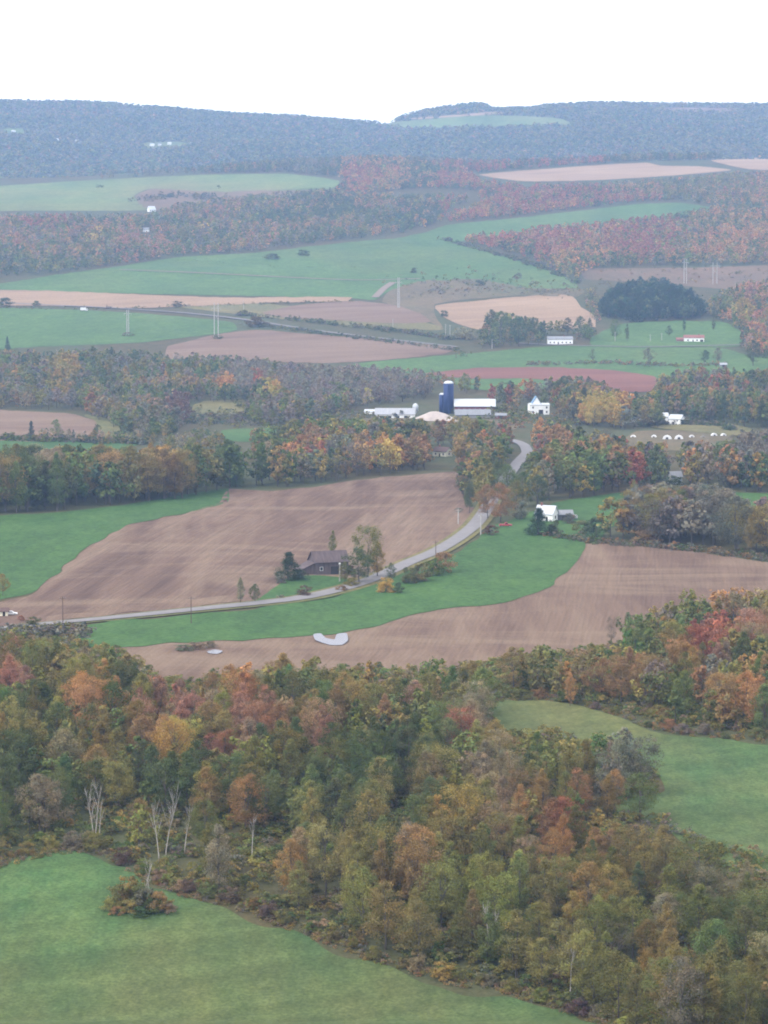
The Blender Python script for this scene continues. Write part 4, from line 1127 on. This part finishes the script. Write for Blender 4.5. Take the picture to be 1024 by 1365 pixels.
# ---- bare pale birches at the edge of the near wood
def birch(u, v, stems, label, name='birch'):
    p = at(u, v)[0]; s = F / p[1]
    r_ = empty(name, p - np.array([0, 0, 0.1]), 0, label, 'tree', 'bare birches')
    g = random.Random(int(u * 7 + v))
    for k, (du, dv, hp, lean, fork) in enumerate(stems):
        m = MB(); h = hp * 1.1 / s; x0 = du / s; y0 = -dv / s * 3
        pts = [(x0 + lean * h * t ** 1.6 + g.uniform(-.05, .05), y0 + g.uniform(-.05, .05), h * t) for t in (0, .15, .3, .45, .6, .75, .9, 1)]
        m.tube(pts, [.15, .13, .11, .095, .075, .05, .03, .012], 6)
        for j in range(fork + 3):
            t = g.uniform(.4, .85); i = int(t * 7); b = Vector(pts[i]); a = g.uniform(0, 6.28); L = h * g.uniform(.16, .36)
            d = Vector((math.cos(a) * .36, math.sin(a) * .36, .95))
            q = b + d * L * .5 + Vector((0, 0, .1 * L)); e_ = b + d * L + Vector((0, 0, .25 * L))
            m.tube([b, q, e_], [.045, .03, .01], 4)
            for _ in range(3):
                dd = Vector((g.uniform(-1, 1), g.uniform(-1, 1), g.uniform(.4, 1.2))).normalized()
                m.tube([q, q + dd * L * .4], [.022, .008], 3)
        m.build('stem', M['birch'], r_, True)
birch(125, 1120, [(0,0,66,-.16,7),(3,1,70,.10,7),(8,0,50,.06,3)], 'bare pale birch clump at the left, beside the rust tree')
birch(214, 1150, [(-2,0,74,-.12,7),(6,-4,88,.22,10)], 'tallest bare birch clump with two white forked stems at centre of the edge')
birch(246, 1138, [(0,0,58,.18,5)], 'single leaning bare birch right of the tallest birch clump')
birch(278, 1144, [(0,0,24,.0,1)], 'short broken birch stump right of the leaning birch')
birch(190, 1202, [(-1,0,24,-.05,2),(3,0,50,.20,6),(7,1,30,.06,3)], 'dead birch stems standing in the bush island')
birch(336, 1146, [(0,0,52,.04,4)], 'thin pale birch below the yellowish tree')
birch(683, 1298, [(0,0,34,.03,3)], 'white birch stem at the lower middle of the near meadow edge')
birch(652, 1272, [(0,0,60,-.08,7),(3,0,52,.16,6)], 'pale forked birch left of the white stem in the lower wood')
birch(760, 1330, [(0,0,70,.06,5)], 'tall pale birch stem in the lower right wood')

# ------------------------------------------------------------------ buildings
M['white_paint'] = plain_mat('white_paint', (0.74, 0.74, 0.73), 0.6, 0.05, 0.3)
M['white_metal'] = plain_mat('white_metal_roof', (0.40, 0.42, 0.45), 0.45, 0.05, 0.2)
M['grey_metal'] = plain_mat('grey_metal_roof', (0.17, 0.175, 0.19), 0.5, 0.12, 0.25, stretch=(4, 0.4, 1))
M['pale_metal'] = plain_mat('pale_metal_roof', (0.26, 0.265, 0.285), 0.5, 0.10, 0.25, stretch=(4, 0.4, 1))
M['red_board'] = plain_mat('red_barn_board', (0.15, 0.04, 0.04), 0.8, 0.15, 1.0, stretch=(4, 4, 0.3))
M['red_roof'] = plain_mat('red_brown_shingle', (0.19, 0.085, 0.07), 0.85, 0.12, 1.0)
M['brown_roof'] = plain_mat('brown_shingle', (0.09, 0.055, 0.048), 0.85, 0.12, 1.0)
M['dark_roof'] = plain_mat('dark_shingle', (0.10, 0.10, 0.11), 0.85, 0.12, 1.0)
M['old_board'] = plain_mat('weathered_board', (0.085, 0.066, 0.066), 0.9, 0.35, 0.9, stretch=(5, 5, 0.25))
M['old_roof'] = plain_mat('rusty_barn_roof', (0.074, 0.054, 0.055), 0.85, 0.3, 0.5, stretch=(3, 0.5, 1))
M['blue_roof'] = plain_mat('blue_roof', (0.10, 0.19, 0.30), 0.6, 0.08, 0.5)
M['blue_enamel'] = plain_mat('dark_blue_enamel', (0.014, 0.028, 0.098), 0.6, 0.08, 0.4, spec=0.2)
M['cream'] = plain_mat('cream_siding', (0.68, 0.64, 0.50), 0.7, 0.06, 0.5)
M['tarp'] = plain_mat('sandy_tarp', (0.32, 0.27, 0.245), 0.7, 0.14, 0.25)
M['concrete'] = plain_mat('concrete', (0.20, 0.195, 0.19), 0.9, 0.12, 0.6)
M['glass'] = plain_mat('window_glass', (0.03, 0.035, 0.045), 0.1, 0.05, 1, spec=0.6)
M['dark_door'] = plain_mat('dark_doorway', (0.03, 0.027, 0.025), 0.9, 0.1, 1)
M['wood_pole'] = plain_mat('weathered_pole', (0.33, 0.315, 0.30), 0.9, 0.15, 1.5, stretch=(3, 3, 0.3))
M['brown_pole'] = plain_mat('creosoted_pole', (0.09, 0.062, 0.05), 0.9, 0.15, 1.5, stretch=(3, 3, 0.3))
M['red_paint'] = plain_mat('red_car_paint', (0.30, 0.035, 0.04), 0.35, 0.04, 1, spec=0.5)
M['orange_paint'] = plain_mat('orange_paint', (0.55, 0.19, 0.06), 0.5, 0.06, 1)
M['rubber'] = plain_mat('black_rubber', (0.02, 0.02, 0.02), 0.9, 0.1, 2)
M['white_plastic'] = plain_mat('white_plastic', (0.60, 0.60, 0.61), 0.45, 0.04, 1)

def frame(u, v):
    p = at(u, v)[0]
    return p, F / p[1]

def house(name, label, cat, u, v, L, D, hw, hr, yaw, wall, roof, openings=(), group=None, over=0.5, chimney=None, gambrel=False, sink=0.6, loc=None, roof_t=0.22):
    """L along local x, D along local y; front is -y. openings: (kind, face, along, z, w, h)"""
    p = at(u, v)[0] if loc is None else np.array(loc)
    c, s = math.cos(yaw), math.sin(yaw)
    zs = [float(H(p[0] + c * a - s * b, p[1] + s * a + c * b)) for a in (-L/2, L/2) for b in (-D/2, D/2)]
    z = min(zs); lift = max(zs) - z
    r = empty(name, (p[0], p[1], z), yaw, label, cat, group)
    hw += lift * 0.6; hr += lift * 0.6
    if gambrel:
        pr = [(-D/2, -sink), (D/2, -sink), (D/2, hw), (D*.3, hw + (hr-hw)*.62), (0, hr), (-D*.3, hw + (hr-hw)*.62), (-D/2, hw)]
        rp = [(-D/2-over*.6, hw-.25), (-D*.3, hw + (hr-hw)*.62), (0, hr), (D*.3, hw + (hr-hw)*.62), (D/2+over*.6, hw-.25)]
    else:
        k = (hr - hw) / (D / 2)
        pr = [(-D/2, -sink), (D/2, -sink), (D/2, hw), (0, hr), (-D/2, hw)]
        rp = [(-D/2-over, hw-over*k), (0, hr), (D/2+over, hw-over*k)]
    MB().prism(pr, -L/2, L/2).build('wall', wall, r)
    n = len(rp)
    m = MB()
    lo = [(a, b + 0.02) for a, b in rp]; hi = [(a, b + roof_t) for a, b in rp]
    for i in range(n - 1):
        m.prism([lo[i], lo[i+1], hi[i+1], hi[i]], -L/2 - over, L/2 + over)
    ro = m.build('roof', roof, r)
    if chimney is not None:
        MB().box(chimney-.4, chimney+.4, -.4, .4, hr-.4, hr+1.3).build('chimney', M['red_roof'], ro)
    for kind, face, a, zz, w, h in openings:
        m = MB(); e = 0.05
        if face == 'F': m.box(a-w/2, a+w/2, -D/2-e, -D/2+.02, zz, zz+h)
        elif face == 'B': m.box(a-w/2, a+w/2, D/2-.02, D/2+e, zz, zz+h)
        elif face == 'R': m.box(L/2-.02, L/2+e, a-w/2, a+w/2, zz, zz+h)
        elif face == 'L': m.box(-L/2-e, -L/2+.02, a-w/2, a+w/2, zz, zz+h)
        o = m.build('window' if kind == 'w' else 'door', M['glass'] if kind == 'w' else M['dark_door'], r)
        if kind == 'w' and w < 2.5:
            fr = MB(); t = .09
            def bar(a0, a1, z0, z1):
                if face == 'F': fr.box(a0, a1, -D/2-e-.04, -D/2-e+.01, z0, z1)
                elif face == 'B': fr.box(a0, a1, D/2+e-.01, D/2+e+.04, z0, z1)
                elif face == 'R': fr.box(L/2+e-.01, L/2+e+.04, a0, a1, z0, z1)
                else: fr.box(-L/2-e-.04, -L/2-e+.01, a0, a1, z0, z1)
            bar(a-w/2-t, a-w/2, zz-t, zz+h+t); bar(a+w/2, a+w/2+t, zz-t, zz+h+t); bar(a-w/2, a+w/2, zz+h, zz+h+t); bar(a-w/2, a+w/2, zz-t, zz)
            fr.build('frame', M['white_paint'], o)
    return r

# the weathered barn by the road
b = house('weathered_barn', 'weathered grey brown barn with rusty sagging roof beside the road', 'barn', 438, 764, 13.5, 9.5, 5.0, 8.6, 0.30, M['old_board'], M['old_roof'],
          [('d', 'F', 1.2, 0, 3.2, 3.4), ('w', 'F', -4.2, 2.0, 1.1, 1.3), ('w', 'F', 4.9, 2.0, 1.1, 1.3), ('w', 'R', 0, 5.2, 1.3, 1.4)])
m = MB(); m.prism([(-4.5, -.6), (4.2, -.6), (4.2, 2.4), (-4.5, 4.6)], -11.5, -6.85)
leanto = MB().prism_y([(-12.6, -.6), (-6.8, -.6), (-6.8, 4.8), (-12.6, 2.2)], -4.4, 4.2).build('lean_to', M['old_board'], b)
MB().prism_y([(-13.1, 2.05), (-6.8, 4.88), (-6.8, 5.08), (-13.1, 2.25)], -4.8, 4.6).build('roof', M['old_roof'], leanto)
MB().box(6.8, 9.5, -2.5, 2.5, -.6, 3.0).prism_y([(6.8, 3.0), (10, 2.6), (10, 2.8), (6.8, 3.9)], -2.9, 2.9).build('side_shed', M['red_roof'], b)

# farm with the blue silo
house('long_barn', 'long low barn with pale grey metal roof left of the silo', 'barn', 527, 557, 29, 13, 3.2, 7.0, -0.03, M['white_paint'], M['pale_metal'],
      [('d', 'F', x, 0.2, 2.6, 2.0) for x in (-10, -4, 2, 8)] + [('d', 'L', 0, 0, 4.5, 3.2)], over=0.7)
house('white_shed', 'small low white shed at left end of the long barn', 'shed', 493, 551.5, 7.5, 5, 1.9, 3.2, -0.05, M['white_paint'], M['white_metal'], [('d', 'L', 0, 0, 2, 1.7)])
house('red_barn', 'red barn with pale metal roof right of the tall silo', 'barn', 633, 550, 30, 12, 5.6, 10.2, -0.02, M['red_board'], M['white_metal'],
      [('d', 'F', 11, 0, 3.2, 3.6)] + [('w', 'F', x, 2.6, 1.1, 1.1) for x in (-12, -8, -4, 0, 4, 8)] + [('w', 'R', 0, 6.2, 1.3, 1.3)], over=0.8)
house('grey_barn', 'low grey roofed barn in front of the red barn', 'barn', 630, 556, 26, 11, 2.2, 5.6, 0.02, M['concrete'], M['grey_metal'], [('d', 'F', -6, 0, 3, 2), ('d', 'F', 4, 0, 3, 2)])
house('red_shed', 'small red shed right of the red barn', 'shed', 668, 558, 8, 5, 2.6, 4.0, -0.1, M['red_board'], M['grey_metal'], [('d', 'F', 0, 0, 2.2, 2.1), ('w', 'F', -2.8, 1.1, .8, .8)])
def silo(u, v, rad, h, label, cap):
    p = at(u, v)[0]
    r = empty('silo', p - np.array([0, 0, .4]), 0, label, 'silo', 'blue silos')
    MB().lathe([(rad, 0), (rad, h)], 28).build('shell', M['blue_enamel'], r, True)
    MB().lathe([(rad * 1.02, h), (rad * .92, h + rad * .22), (rad * .68, h + rad * .42), (rad * .36, h + rad * .53), (0.06, h + rad * .56)], 28).build('dome', cap, r, True)
    for k in range(1, int(h / 2.4)):
        MB().lathe([(rad + .03, k * 2.4 - .06), (rad + .07, k * 2.4), (rad + .03, k * 2.4 + .06)], 28).build('hoop', M['blue_enamel'], r)
    m = MB(); m.box(-.45, .45, -rad - .7, -rad + .05, 0.5, h - .4); m.build('chute', M['blue_enamel'], r)
    return r
silo(598, 551, 3.9, 23.0, 'tall dark blue silo with white dome behind the silage mound', M['white_metal'])
silo(590, 550, 2.6, 14.0, 'shorter dark blue silo left against the tall one', M['white_metal'])
p = at(554, 553)[0]
r_ = empty('feed_bin', p, 0, 'white round feed bin at the right end of the long barn', 'tank')
MB().lathe([(2.2, 3), (2.2, 7), (1.2, 8.4), (.3, 8.8)], 18).build('bin', M['white_metal'], r_, True)
MB().lathe([(.3, 1.2), (2.2, 3.0)], 18).build('hopper', M['white_metal'], r_, True)
for a in range(4):
    x, y = 1.8 * math.cos(a * 1.57 + .7), 1.8 * math.sin(a * 1.57 + .7)
    MB().tube([(x, y, -.3), (x, y, 3.2)], .12, 5).build('leg', M['concrete'], r_)
# silage mound under a sandy sheet
p = at(579, 561)[0]; s_ = F / p[1]
r_ = empty('silage_mound', p, 0, 'big pale sandy silage mound in front of the blue silos', 'mound')
n1, n2 = 44, 22; X, Y = np.meshgrid(np.linspace(-18, 18, n1), np.linspace(-9, 16, n2))
prof_x = np.interp(X, [-18, -12, -3, 1, 8, 14, 18], [0.3, 2.6, 6.4, 6.9, 5.2, 1.8, 0])
Z = prof_x * np.clip(1 - (np.abs(Y - 2) / 11.5) ** 2.2, 0, 1) + 0.35 * vnoise(X / 4, Y / 4, 3)
Z = np.maximum(Z, -0.6) + (H(p[0] + X, p[1] + Y) - p[2])
iv = np.arange(n1 * n2).reshape(n2, n1)
q4 = np.stack([iv[:-1, :-1], iv[:-1, 1:], iv[1:, 1:], iv[1:, :-1]], -1).reshape(-1, 4)
link('sheet', np_mesh('sheet', np.stack([X, Y, Z], -1).reshape(-1, 3), q4, M['tarp'], True), r_)
MB().prism_y([(-18.4, -1.5), (-17.9, -1.5), (-17.9, 2.4), (-18.4, 2.4)], -8, 12).build('side_wall', M['concrete'], r_)
MB().tube([(-17.9, -9.2, .4), (-12, -9.6, .25), (-7, -9.6, .2)], .35, 6).build('sand_bags', M['dark_roof'], r_)

# houses
house('cottage', 'small white cottage with brown roof beside the yellow willow', 'house', 590, 608, 9.5, 7.0, 3.2, 5.4, -0.62, M['cream'], M['brown_roof'],
      [('w', 'F', -2.6, 1.1, 1.0, 1.2), ('d', 'F', 0.3, 0, 1.0, 2.1), ('w', 'F', 2.9, 1.1, 1.0, 1.2), ('w', 'R', 0, 1.1, 1.6, 1.2)], chimney=-2)
v_ = house('white_villa', 'white villa with a steep blue gable roof by the tree lined road', 'house', 718, 552, 15, 9, 7.2, 8.2, 0.12, M['white_paint'], M['white_metal'],
      [('w', 'F', -5, 1.2, 1.2, 1.6), ('w', 'F', 5.4, 1.2, 1.2, 1.6), ('d', 'F', 1.0, 0, 3.4, 3.6), ('w', 'F', -5, 4.6, 1.2, 1.5), ('w', 'F', 5.4, 4.6, 1.2, 1.5), ('w', 'R', 0, 4.4, 1.2, 1.5)], over=.35)
g = MB().prism_y([(-5.2, 7.0), (1.2, 7.0), (1.2, 8.2), (-2, 13.2), (-5.2, 8.2)], -2.5, 4.0).build('gable', M['white_paint'], v_)
MB().prism_y([(-5.6, 7.6), (-2, 13.23), (1.6, 7.6), (1.6, 7.9), (-2, 13.6), (-5.6, 7.9)], -2.8, 4.3).build('roof', M['blue_roof'], g)
w = house('white_farmhouse', 'bright white roofed farmhouse half behind a dark spruce', 'house', 729, 694, 8.5, 6.0, 3.6, 6.8, -0.5, M['white_paint'], M['white_metal'],
      [('w', 'F', -2, 1.1, 1.1, 1.4), ('d', 'F', 1.4, 0, 1.1, 2.1), ('w', 'R', 0, 1.2, 1.2, 1.4)], chimney=-2.5)
house('grey_shed', 'dark grey roofed shed right of the bright white farmhouse', 'shed', 752, 693, 7, 5.5, 2.8, 4.4, 0.1, M['dark_roof'], M['grey_metal'], [('d', 'F', 0, 0, 2.6, 2.3), ('w', 'R', 0, 1.0, .9, .9)])
house('long_white_house', 'long white house with grey roof below the tan field', 'house', 746.5, 458, 25, 8, 4.6, 7.0, 0.03, M['white_paint'], M['grey_metal'],
      [('w', 'F', x, 1.2, 1.4, 1.4) for x in (-10, -6, 2, 6, 10)] + [('d', 'F', -2, 0, 1.3, 2.4)], chimney=4)
rh = house('ranch_house', 'low white ranch house with red roof on the green lawn', 'house', 925, 455, 20, 8, 3.8, 6.2, -0.05, M['white_paint'], M['red_roof'],
      [('w', 'F', -6, 1.1, 1.8, 1.3), ('d', 'F', -1, 0, 1.2, 2.2), ('w', 'F', 3, 1.1, 1.8, 1.3), ('d', 'F', 7.6, 0, 3.2, 2.4)], chimney=5)
gr_ = MB().prism([(-3, -.6), (3, -.6), (3, 2.6), (0, 4.0), (-3, 2.6)], -17.5, -10.1).build('garage', M['red_roof'], rh)
MB().prism([(-3.4, 2.35), (0, 4.02), (0, 4.2), (-3.4, 2.55)], -17.9, -10.1).prism([(0, 4.02), (3.4, 2.35), (3.4, 2.55), (0, 4.2)], -17.9, -10.1).build('roof', M['red_roof'], gr_)
house('white_barn', 'tall white barn gable showing between trees above the calf hutches', 'barn', 902, 566, 8.5, 12, 4.6, 7.0, -0.35, M['white_paint'], M['white_metal'], [('w', 'F', 2, 3.0, 1.0, 1.0), ('d', 'F', -1, 0, 2, 2.4)])
house('white_shed', 'long white shed hidden among trees left of the white barn gable', 'shed', 866, 562, 26, 9, 4.0, 6.4, 0.0, M['white_paint'], M['white_metal'], [('w', 'F', x, 1.6, 1.4, 1.2) for x in (-10, -5, 0, 5, 10)])
house('white_house', 'white gabled house half hidden in the wood above the right green strip', 'house', 900, 645, 5.5, 7, 4.0, 6.4, 0.2, M['white_paint'], M['grey_metal'], [('w', 'F', 1, 1.2, 1, 1.2), ('w', 'F', -1.4, 1.2, 1, 1.2)])
house('white_house', 'bright white house at the lower edge of the russet heath', 'house', 202, 282, 11, 9, 3.0, 8.5, 0.5, M['white_paint'], M['white_metal'], [('w', 'F', -4, 1.4, 1.4, 1.6), ('w', 'F', 4, 1.4, 1.4, 1.6), ('d', 'F', 0, 0, 1.3, 2.3)])
house('white_house', 'small white house among the trees of the left hillside wood', 'house', 195, 309, 8, 6, 3.6, 6.0, -0.2, M['white_paint'], M['grey_metal'], [('w', 'F', -2, 1.2, 1.1, 1.2), ('d', 'F', 1.5, 0, 1, 2.1)])
house('small_shed', 'small shed with pale roof below the grey green tree at the farm strips', 'shed', 964, 489, 6, 5, 2.2, 3.6, 0.1, M['concrete'], M['pale_metal'], [('d', 'F', 0, 0, 2.4, 2.1)])
house('white_shed', 'small white shed in the trees right of the barns at the frame edge', 'shed', 998, 541, 7, 5, 3.2, 5.0, 0.0, M['white_paint'], M['grey_metal'], [('w', 'F', 1.5, 1.2, 1, 1), ('d', 'F', -1.2, 0, 1.2, 2.1)])
house('tan_shed', 'small tan shed beside the white car at far left', 'shed', 4, 821, 3.6, 2.8, 1.9, 2.7, 0.1, M['cream'], M['brown_roof'], [('d', 'F', .4, 0, .9, 1.7)])
for i, (u, v, L, lb) in enumerate([(76, 188, 10, 'tiny white house on the far blue ridge, leftmost'), (103, 189, 11, 'tiny white house on the far blue ridge, left of the hamlet clearing'), (203, 195, 13, 'tiny white house in the ridge hamlet, left end'),
        (213, 194, 10, 'tiny white house in the ridge hamlet, second from left'), (226, 193, 12, 'tiny white house in the ridge hamlet, third from left'), (256, 193, 9, 'tiny white house in the ridge hamlet, right end'), (18, 177, 12, 'tiny white house beside the clearing at the far left of the ridge')]):
    house('ridge_house', lb, 'house', u, v, L * 0.8, 6, 4, 6.5, 0.2 * (i - 3), M['white_paint'], M['grey_metal'] if i % 2 else M['white_metal'], [('w', 'F', -2, 2, 1.4, 1.6), ('d', 'F', 2, 0, 1.3, 2.3)], 'tiny houses on the far ridge')

# calf hutches: white plastic domes
for i, (u, wpx, lb) in enumerate([(844.5, 8, 'white calf hutch at the left end of the row'), (872, 8, 'white calf hutch, second from the left of the row'), (889.5, 13, 'largest white calf hutch in the middle of the row'), (905, 13, 'large white calf hutch right of the largest one'),
        (922, 8, 'white calf hutch, fifth from the left of the row'), (937, 8, 'dull low calf hutch, sixth from the left of the row'), (951.5, 9, 'white calf hutch, second from the right of the row'), (964, 8, 'white calf hutch at the right end of the row')]):
    p, s = frame(u, 583 - (i > 5) * 2 + (i in (2, 3)) * 2.5)
    w = wpx / s * 0.9; h = w * (0.5 if i != 5 else 0.3); dpt = w * 0.8
    r_ = empty('calf_hutch', p - np.array([0, 0, .1]), -0.35 + 0.1 * i, lb, 'calf hutch', 'row of white calf hutches')
    pr = [(-w/2, 0)] + [(-w/2 * math.cos(a) if True else 0, h * math.sin(a) ** .8) for a in np.linspace(0.25, math.pi - 0.25, 11)] + [(w/2, 0)]
    m = MB(); k = len(pr); vs = []
    for yy_, sc_ in ((-dpt/2, 1.0), (-dpt*.2, 1.02), (dpt*.25, .92), (dpt/2, .6)):
        vs += [(a * sc_, yy_, b * sc_) for a, b in pr]
    fs = [(j*k+i_, j*k+i_+1, (j+1)*k+i_+1, (j+1)*k+i_) for j in range(3) for i_ in range(k-1)] + [tuple(range(k-1, -1, -1)), tuple(range(3*k, 4*k))]
    m.add(vs, fs).build('shell', M['white_plastic'] if i != 5 else M['concrete'], r_)
    MB().prism_y([(-w*.16, 0.05), (w*.16, 0.05), (w*.16, h*.45), (0, h*.62), (-w*.16, h*.45)], -dpt/2 - .04, -dpt/2 + .01).build('opening', M['dark_door'], r_)
    MB().lathe([(w*.05, h*.97), (w*.05, h*1.04), (0.01, h*1.05)], 10).build('vent_cap', M['white_plastic'], r_)

# vehicles
def wheels(r, xs, half, rad):
    for x in xs:
        for sy in (-1, 1):
            m = MB(); vs = []; fs = []; n = 16
            for k in range(n):
                a = 2*math.pi*k/n
                for yy_ in (sy*half-.11, sy*half+.11): vs.append((x+rad*math.cos(a), yy_, rad+rad*math.sin(a)))
            fs = [(2*k, 2*((k+1) % n), 2*((k+1) % n)+1, 2*k+1) for k in range(n)] + [tuple(range(0, 2*n, 2)), tuple(range(2*n-1, 0, -2))]
            wh = m.add(vs, fs).build('wheel', M['rubber'], r)
            vs = []
            for k in range(10):
                a = 2*math.pi*k/10; vs.append((x+rad*.55*math.cos(a), sy*(half+.12), rad+rad*.55*math.sin(a)))
            MB().add(vs, [tuple(range(10))]).build('rim', M['pale_metal'], wh)
def car(name, label, u, v, yaw, body, L=4.5, pickup=False, sc=1.0):
    p = at(u, v)[0]
    r = empty(name, p + np.array([0, 0, .02]), yaw, label, 'pickup' if pickup else 'car', None, (sc, sc, sc))
    k = L / 2
    if pickup: pr = [(-k, .45), (k, .45), (k, .95), (k*.55, 1.08), (k*.36, 1.1), (-k, 1.1)]; cb = [(-k*.12, 1.1), (k*.40, 1.1), (k*.24, 1.78), (-k*.08, 1.78)]
    else: pr = [(-k, .4), (k, .4), (k, .78), (k*.5, .95), (-k, .98)]; cb = [(-k*.9, .97), (k*.48, .95), (k*.16, 1.45), (-k*.6, 1.45)]
    MB().prism_y(pr, -.88, .88).build('body', body, r)
    MB().prism_y(cb, -.74, .74).build('cab', body, r)
    gl = [(a * .9 + (.02 if a < 0 else 0), b) for a, b in cb]
    cx = sum(a for a, b in cb) / 4; cz = 1.28 if not pickup else 1.45
    for sy in (-1, 1):
        m = MB(); q = [(cx + (a - cx) * .78, cz + (b - cz) * .62) for a, b in cb]
        m.prism_y(q, sy * .745 - .012, sy * .745 + .012).build('window', M['glass'], r)
    MB().box(k - .01, k + .03, -.75, -.45, .6, .78).build('headlight', M['white_plastic'], r)
    MB().box(k - .01, k + .03, .45, .75, .6, .78).build('headlight', M['white_plastic'], r)
    MB().box(-k - .04, -k + .01, -.85, .85, .4, .58).build('bumper', M['pale_metal'], r)
    wheels(r, (-k*.62, k*.62), .80, .36)
car('red_pickup', 'red pickup parked on grass right of the road below the wood', 674, 702, 0.12, M['red_paint'], 5.4, True, 1.05)
car('white_car', 'white car parked at the far left above the road', 15, 820, 0.1, M['white_plastic'], 4.4)
p = at(112, 415)[0]
r_ = empty('box_truck', p + np.array([0, 0, .2]), 0.02, 'white box truck driving along the highway on the left', 'truck')
MB().box(-3.9, 2.3, -1.25, 1.25, 1.0, 4.0).build('cargo_box', M['white_plastic'], r_)
cab_ = MB().prism_y([(2.45, .6), (4.3, .6), (4.3, 1.7), (3.9, 2.9), (2.45, 2.9)], -1.1, 1.1).build('cab', M['white_plastic'], r_)
for sy in (-1, 1): MB().prism_y([(2.8, 1.8), (4.05, 1.8), (3.8, 2.6), (2.8, 2.6)], sy*1.105-.02, sy*1.105+.02).build('window', M['glass'], cab_)
MB().box(-3.9, 4.2, -.5, .5, .55, .95).build('chassis', M['rubber'], r_)
wheels(r_, (-2.6, 3.3), 1.05, .5)
p = at(765, 692)[0]
r_ = empty('trailer', p + np.array([0, 0, .02]), 0.2, 'small orange and white trailer right of the grey shed', 'trailer')
MB().box(-1.6, 0.2, -.9, .9, .5, 2.0).build('body', M['orange_paint'], r_)
MB().prism_y([(.25, .5), (1.6, .5), (1.6, 1.5), (1.2, 1.9), (.25, 1.9)], -.85, .85).build('front', M['white_plastic'], r_)
wheels(r_, (-.5,), .98, .34)

# ------------------------------------------------------------------ poles
def pole(u, v, hpx, label, mat, thick=0.16, arm=True, lamp=False, yaw=0.0):
    p, s = frame(u, v); h = hpx / s
    r = empty('utility_pole', p, yaw, label, 'pole', 'single utility poles')
    MB().tube([(0, 0, -.5), (0, 0, h)], [thick * 1.25, thick * .85], 8).build('pole', mat, r)
    if arm:
        a = MB().box(-1.2, 1.2, -.06, .06, h - .75, h - .6).build('crossarm', mat, r)
        for x in (-1.05, -.4, .4, 1.05): MB().lathe([(.05, h - .6), (.07, h - .5), (.03, h - .42)], 6, x, 0).build('insulator', M['pale_metal'], a)
    if lamp:
        MB().lathe([(.1, h - .1), (.42, h + .1), (.36, h + .5), (.1, h + .62)], 10).build('lamp', M['white_plastic'], r, True)
wp, bp = M['wood_pole'], M['brown_pole']
pole(453, 776, 24, 'pale lamp pole on the verge in front of the weathered barn', wp, .2, False, True)
pole(498, 769, 15, 'pale pole by the road right of the trees at the barn', wp, .2, False, True)
pole(611, 699, 21, 'pale pole at the ploughed field edge left of the road', wp, .22)
pole(641, 713, 28, 'pale pole right of the road below the rust tree', wp, .24)
pole(581, 742, 22, 'brown pole beside the road at the rust bush', bp, .14)
pole(255, 832, 38, 'tall brown pole in the green crop below the road', bp, .14)
pole(84, 838, 44, 'brown pole by the road at far left', bp, .14)
pole(524, 438, 13, 'pale pole at the hedgerow left of the tan field', wp, .28)
pole(594, 450, 18, 'pale pole, left of two at the lower end of the highway', wp, .28)
pole(600, 450, 17, 'pale pole, right of two at the lower end of the highway', wp, .28)
pole(656, 465, 13, 'pale pole in front of the large green tree left of the white house', wp, .28)
pole(820, 455, 13, 'pale pole before the green tree of the ranch lawn', wp, .28)
pole(867, 455, 9, 'short pale pole in the middle of the ranch lawn', wp, .25)
pole(882, 454, 10, 'short pale pole left of the ranch house', wp, .25)
pole(1003, 466, 18, 'pale pole at the right wood edge beyond the ranch house', wp, .28)
pole(325, 414, 13, 'pale pole above the highway right of the twin pylon', wp, .25)
def pylon(u, v, hpx, gap, label):
    p, s = frame(u, v); h = hpx / s; g = gap / s / 2
    r = empty('power_pylon', p, 0.05, label, 'pylon', 'wooden power line pylons')
    for x in (-g, g): MB().tube([(x, 0, -.5), (x, 0, h)], [.50, .36], 8).build('pole', wp, r)
    a = MB().box(-g - 3, g + 3, -.14, .14, h * .84, h * .84 + .35).build('crossarm', wp, r)
    for x in (-g - 2.6, 0, g + 2.6): MB().lathe([(.14, h * .84 - 1.6), (.14, h * .84)], 6, x, 0).build('insulator', M['pale_metal'], a)
    MB().tube([(-g, 0, h * .5), (g, 0, h * .68)], .08, 4).build('brace', wp, r)
    MB().tube([(-g, 0, h * .68), (g, 0, h * .5)], .08, 4).build('brace', wp, r)
pylon(288.5, 449, 45, 5.2, 'tallest twin pole pylon at the right end of the highway field')
pylon(170.5, 446, 33, 2.4, 'narrow twin pole pylon in the middle of the highway field')
pylon(531.5, 411, 41, 2.0, 'narrow twin pole pylon between the dull patch and the scrub slope')
pylon(913.5, 378, 33, 3.2, 'twin pole pylon above the dark plantation, left of two')
pylon(953, 379, 29, 5.5, 'twin pole pylon on the russet heath, right of two')

# ------------------------------------------------------------------ haze
def haze():
    m, nt, out = new_mat('haze')
    p = nt.nodes.new('ShaderNodeVolumePrincipled')
    p.inputs['Color'].default_value = (*HAZE_COLOR, 1)
    p.inputs['Density'].default_value = HAZE_DENSITY
    p.inputs['Anisotropy'].default_value = 0.1
    nt.links.new(p.outputs[0], out.inputs['Volume'])
    zmin = float(gz.min()) - 1.0
    zmax = max(max(o.matrix_world.translation.z for o in scene.objects if o.type == 'EMPTY'), float(gz.max())) + 30
    tag(MB().box(-12900, 12900, -120, 11700, zmin, zmax).build('haze', m), kind='stuff', label='blue haze filling the valley air')
bpy.context.view_layer.update()
haze()
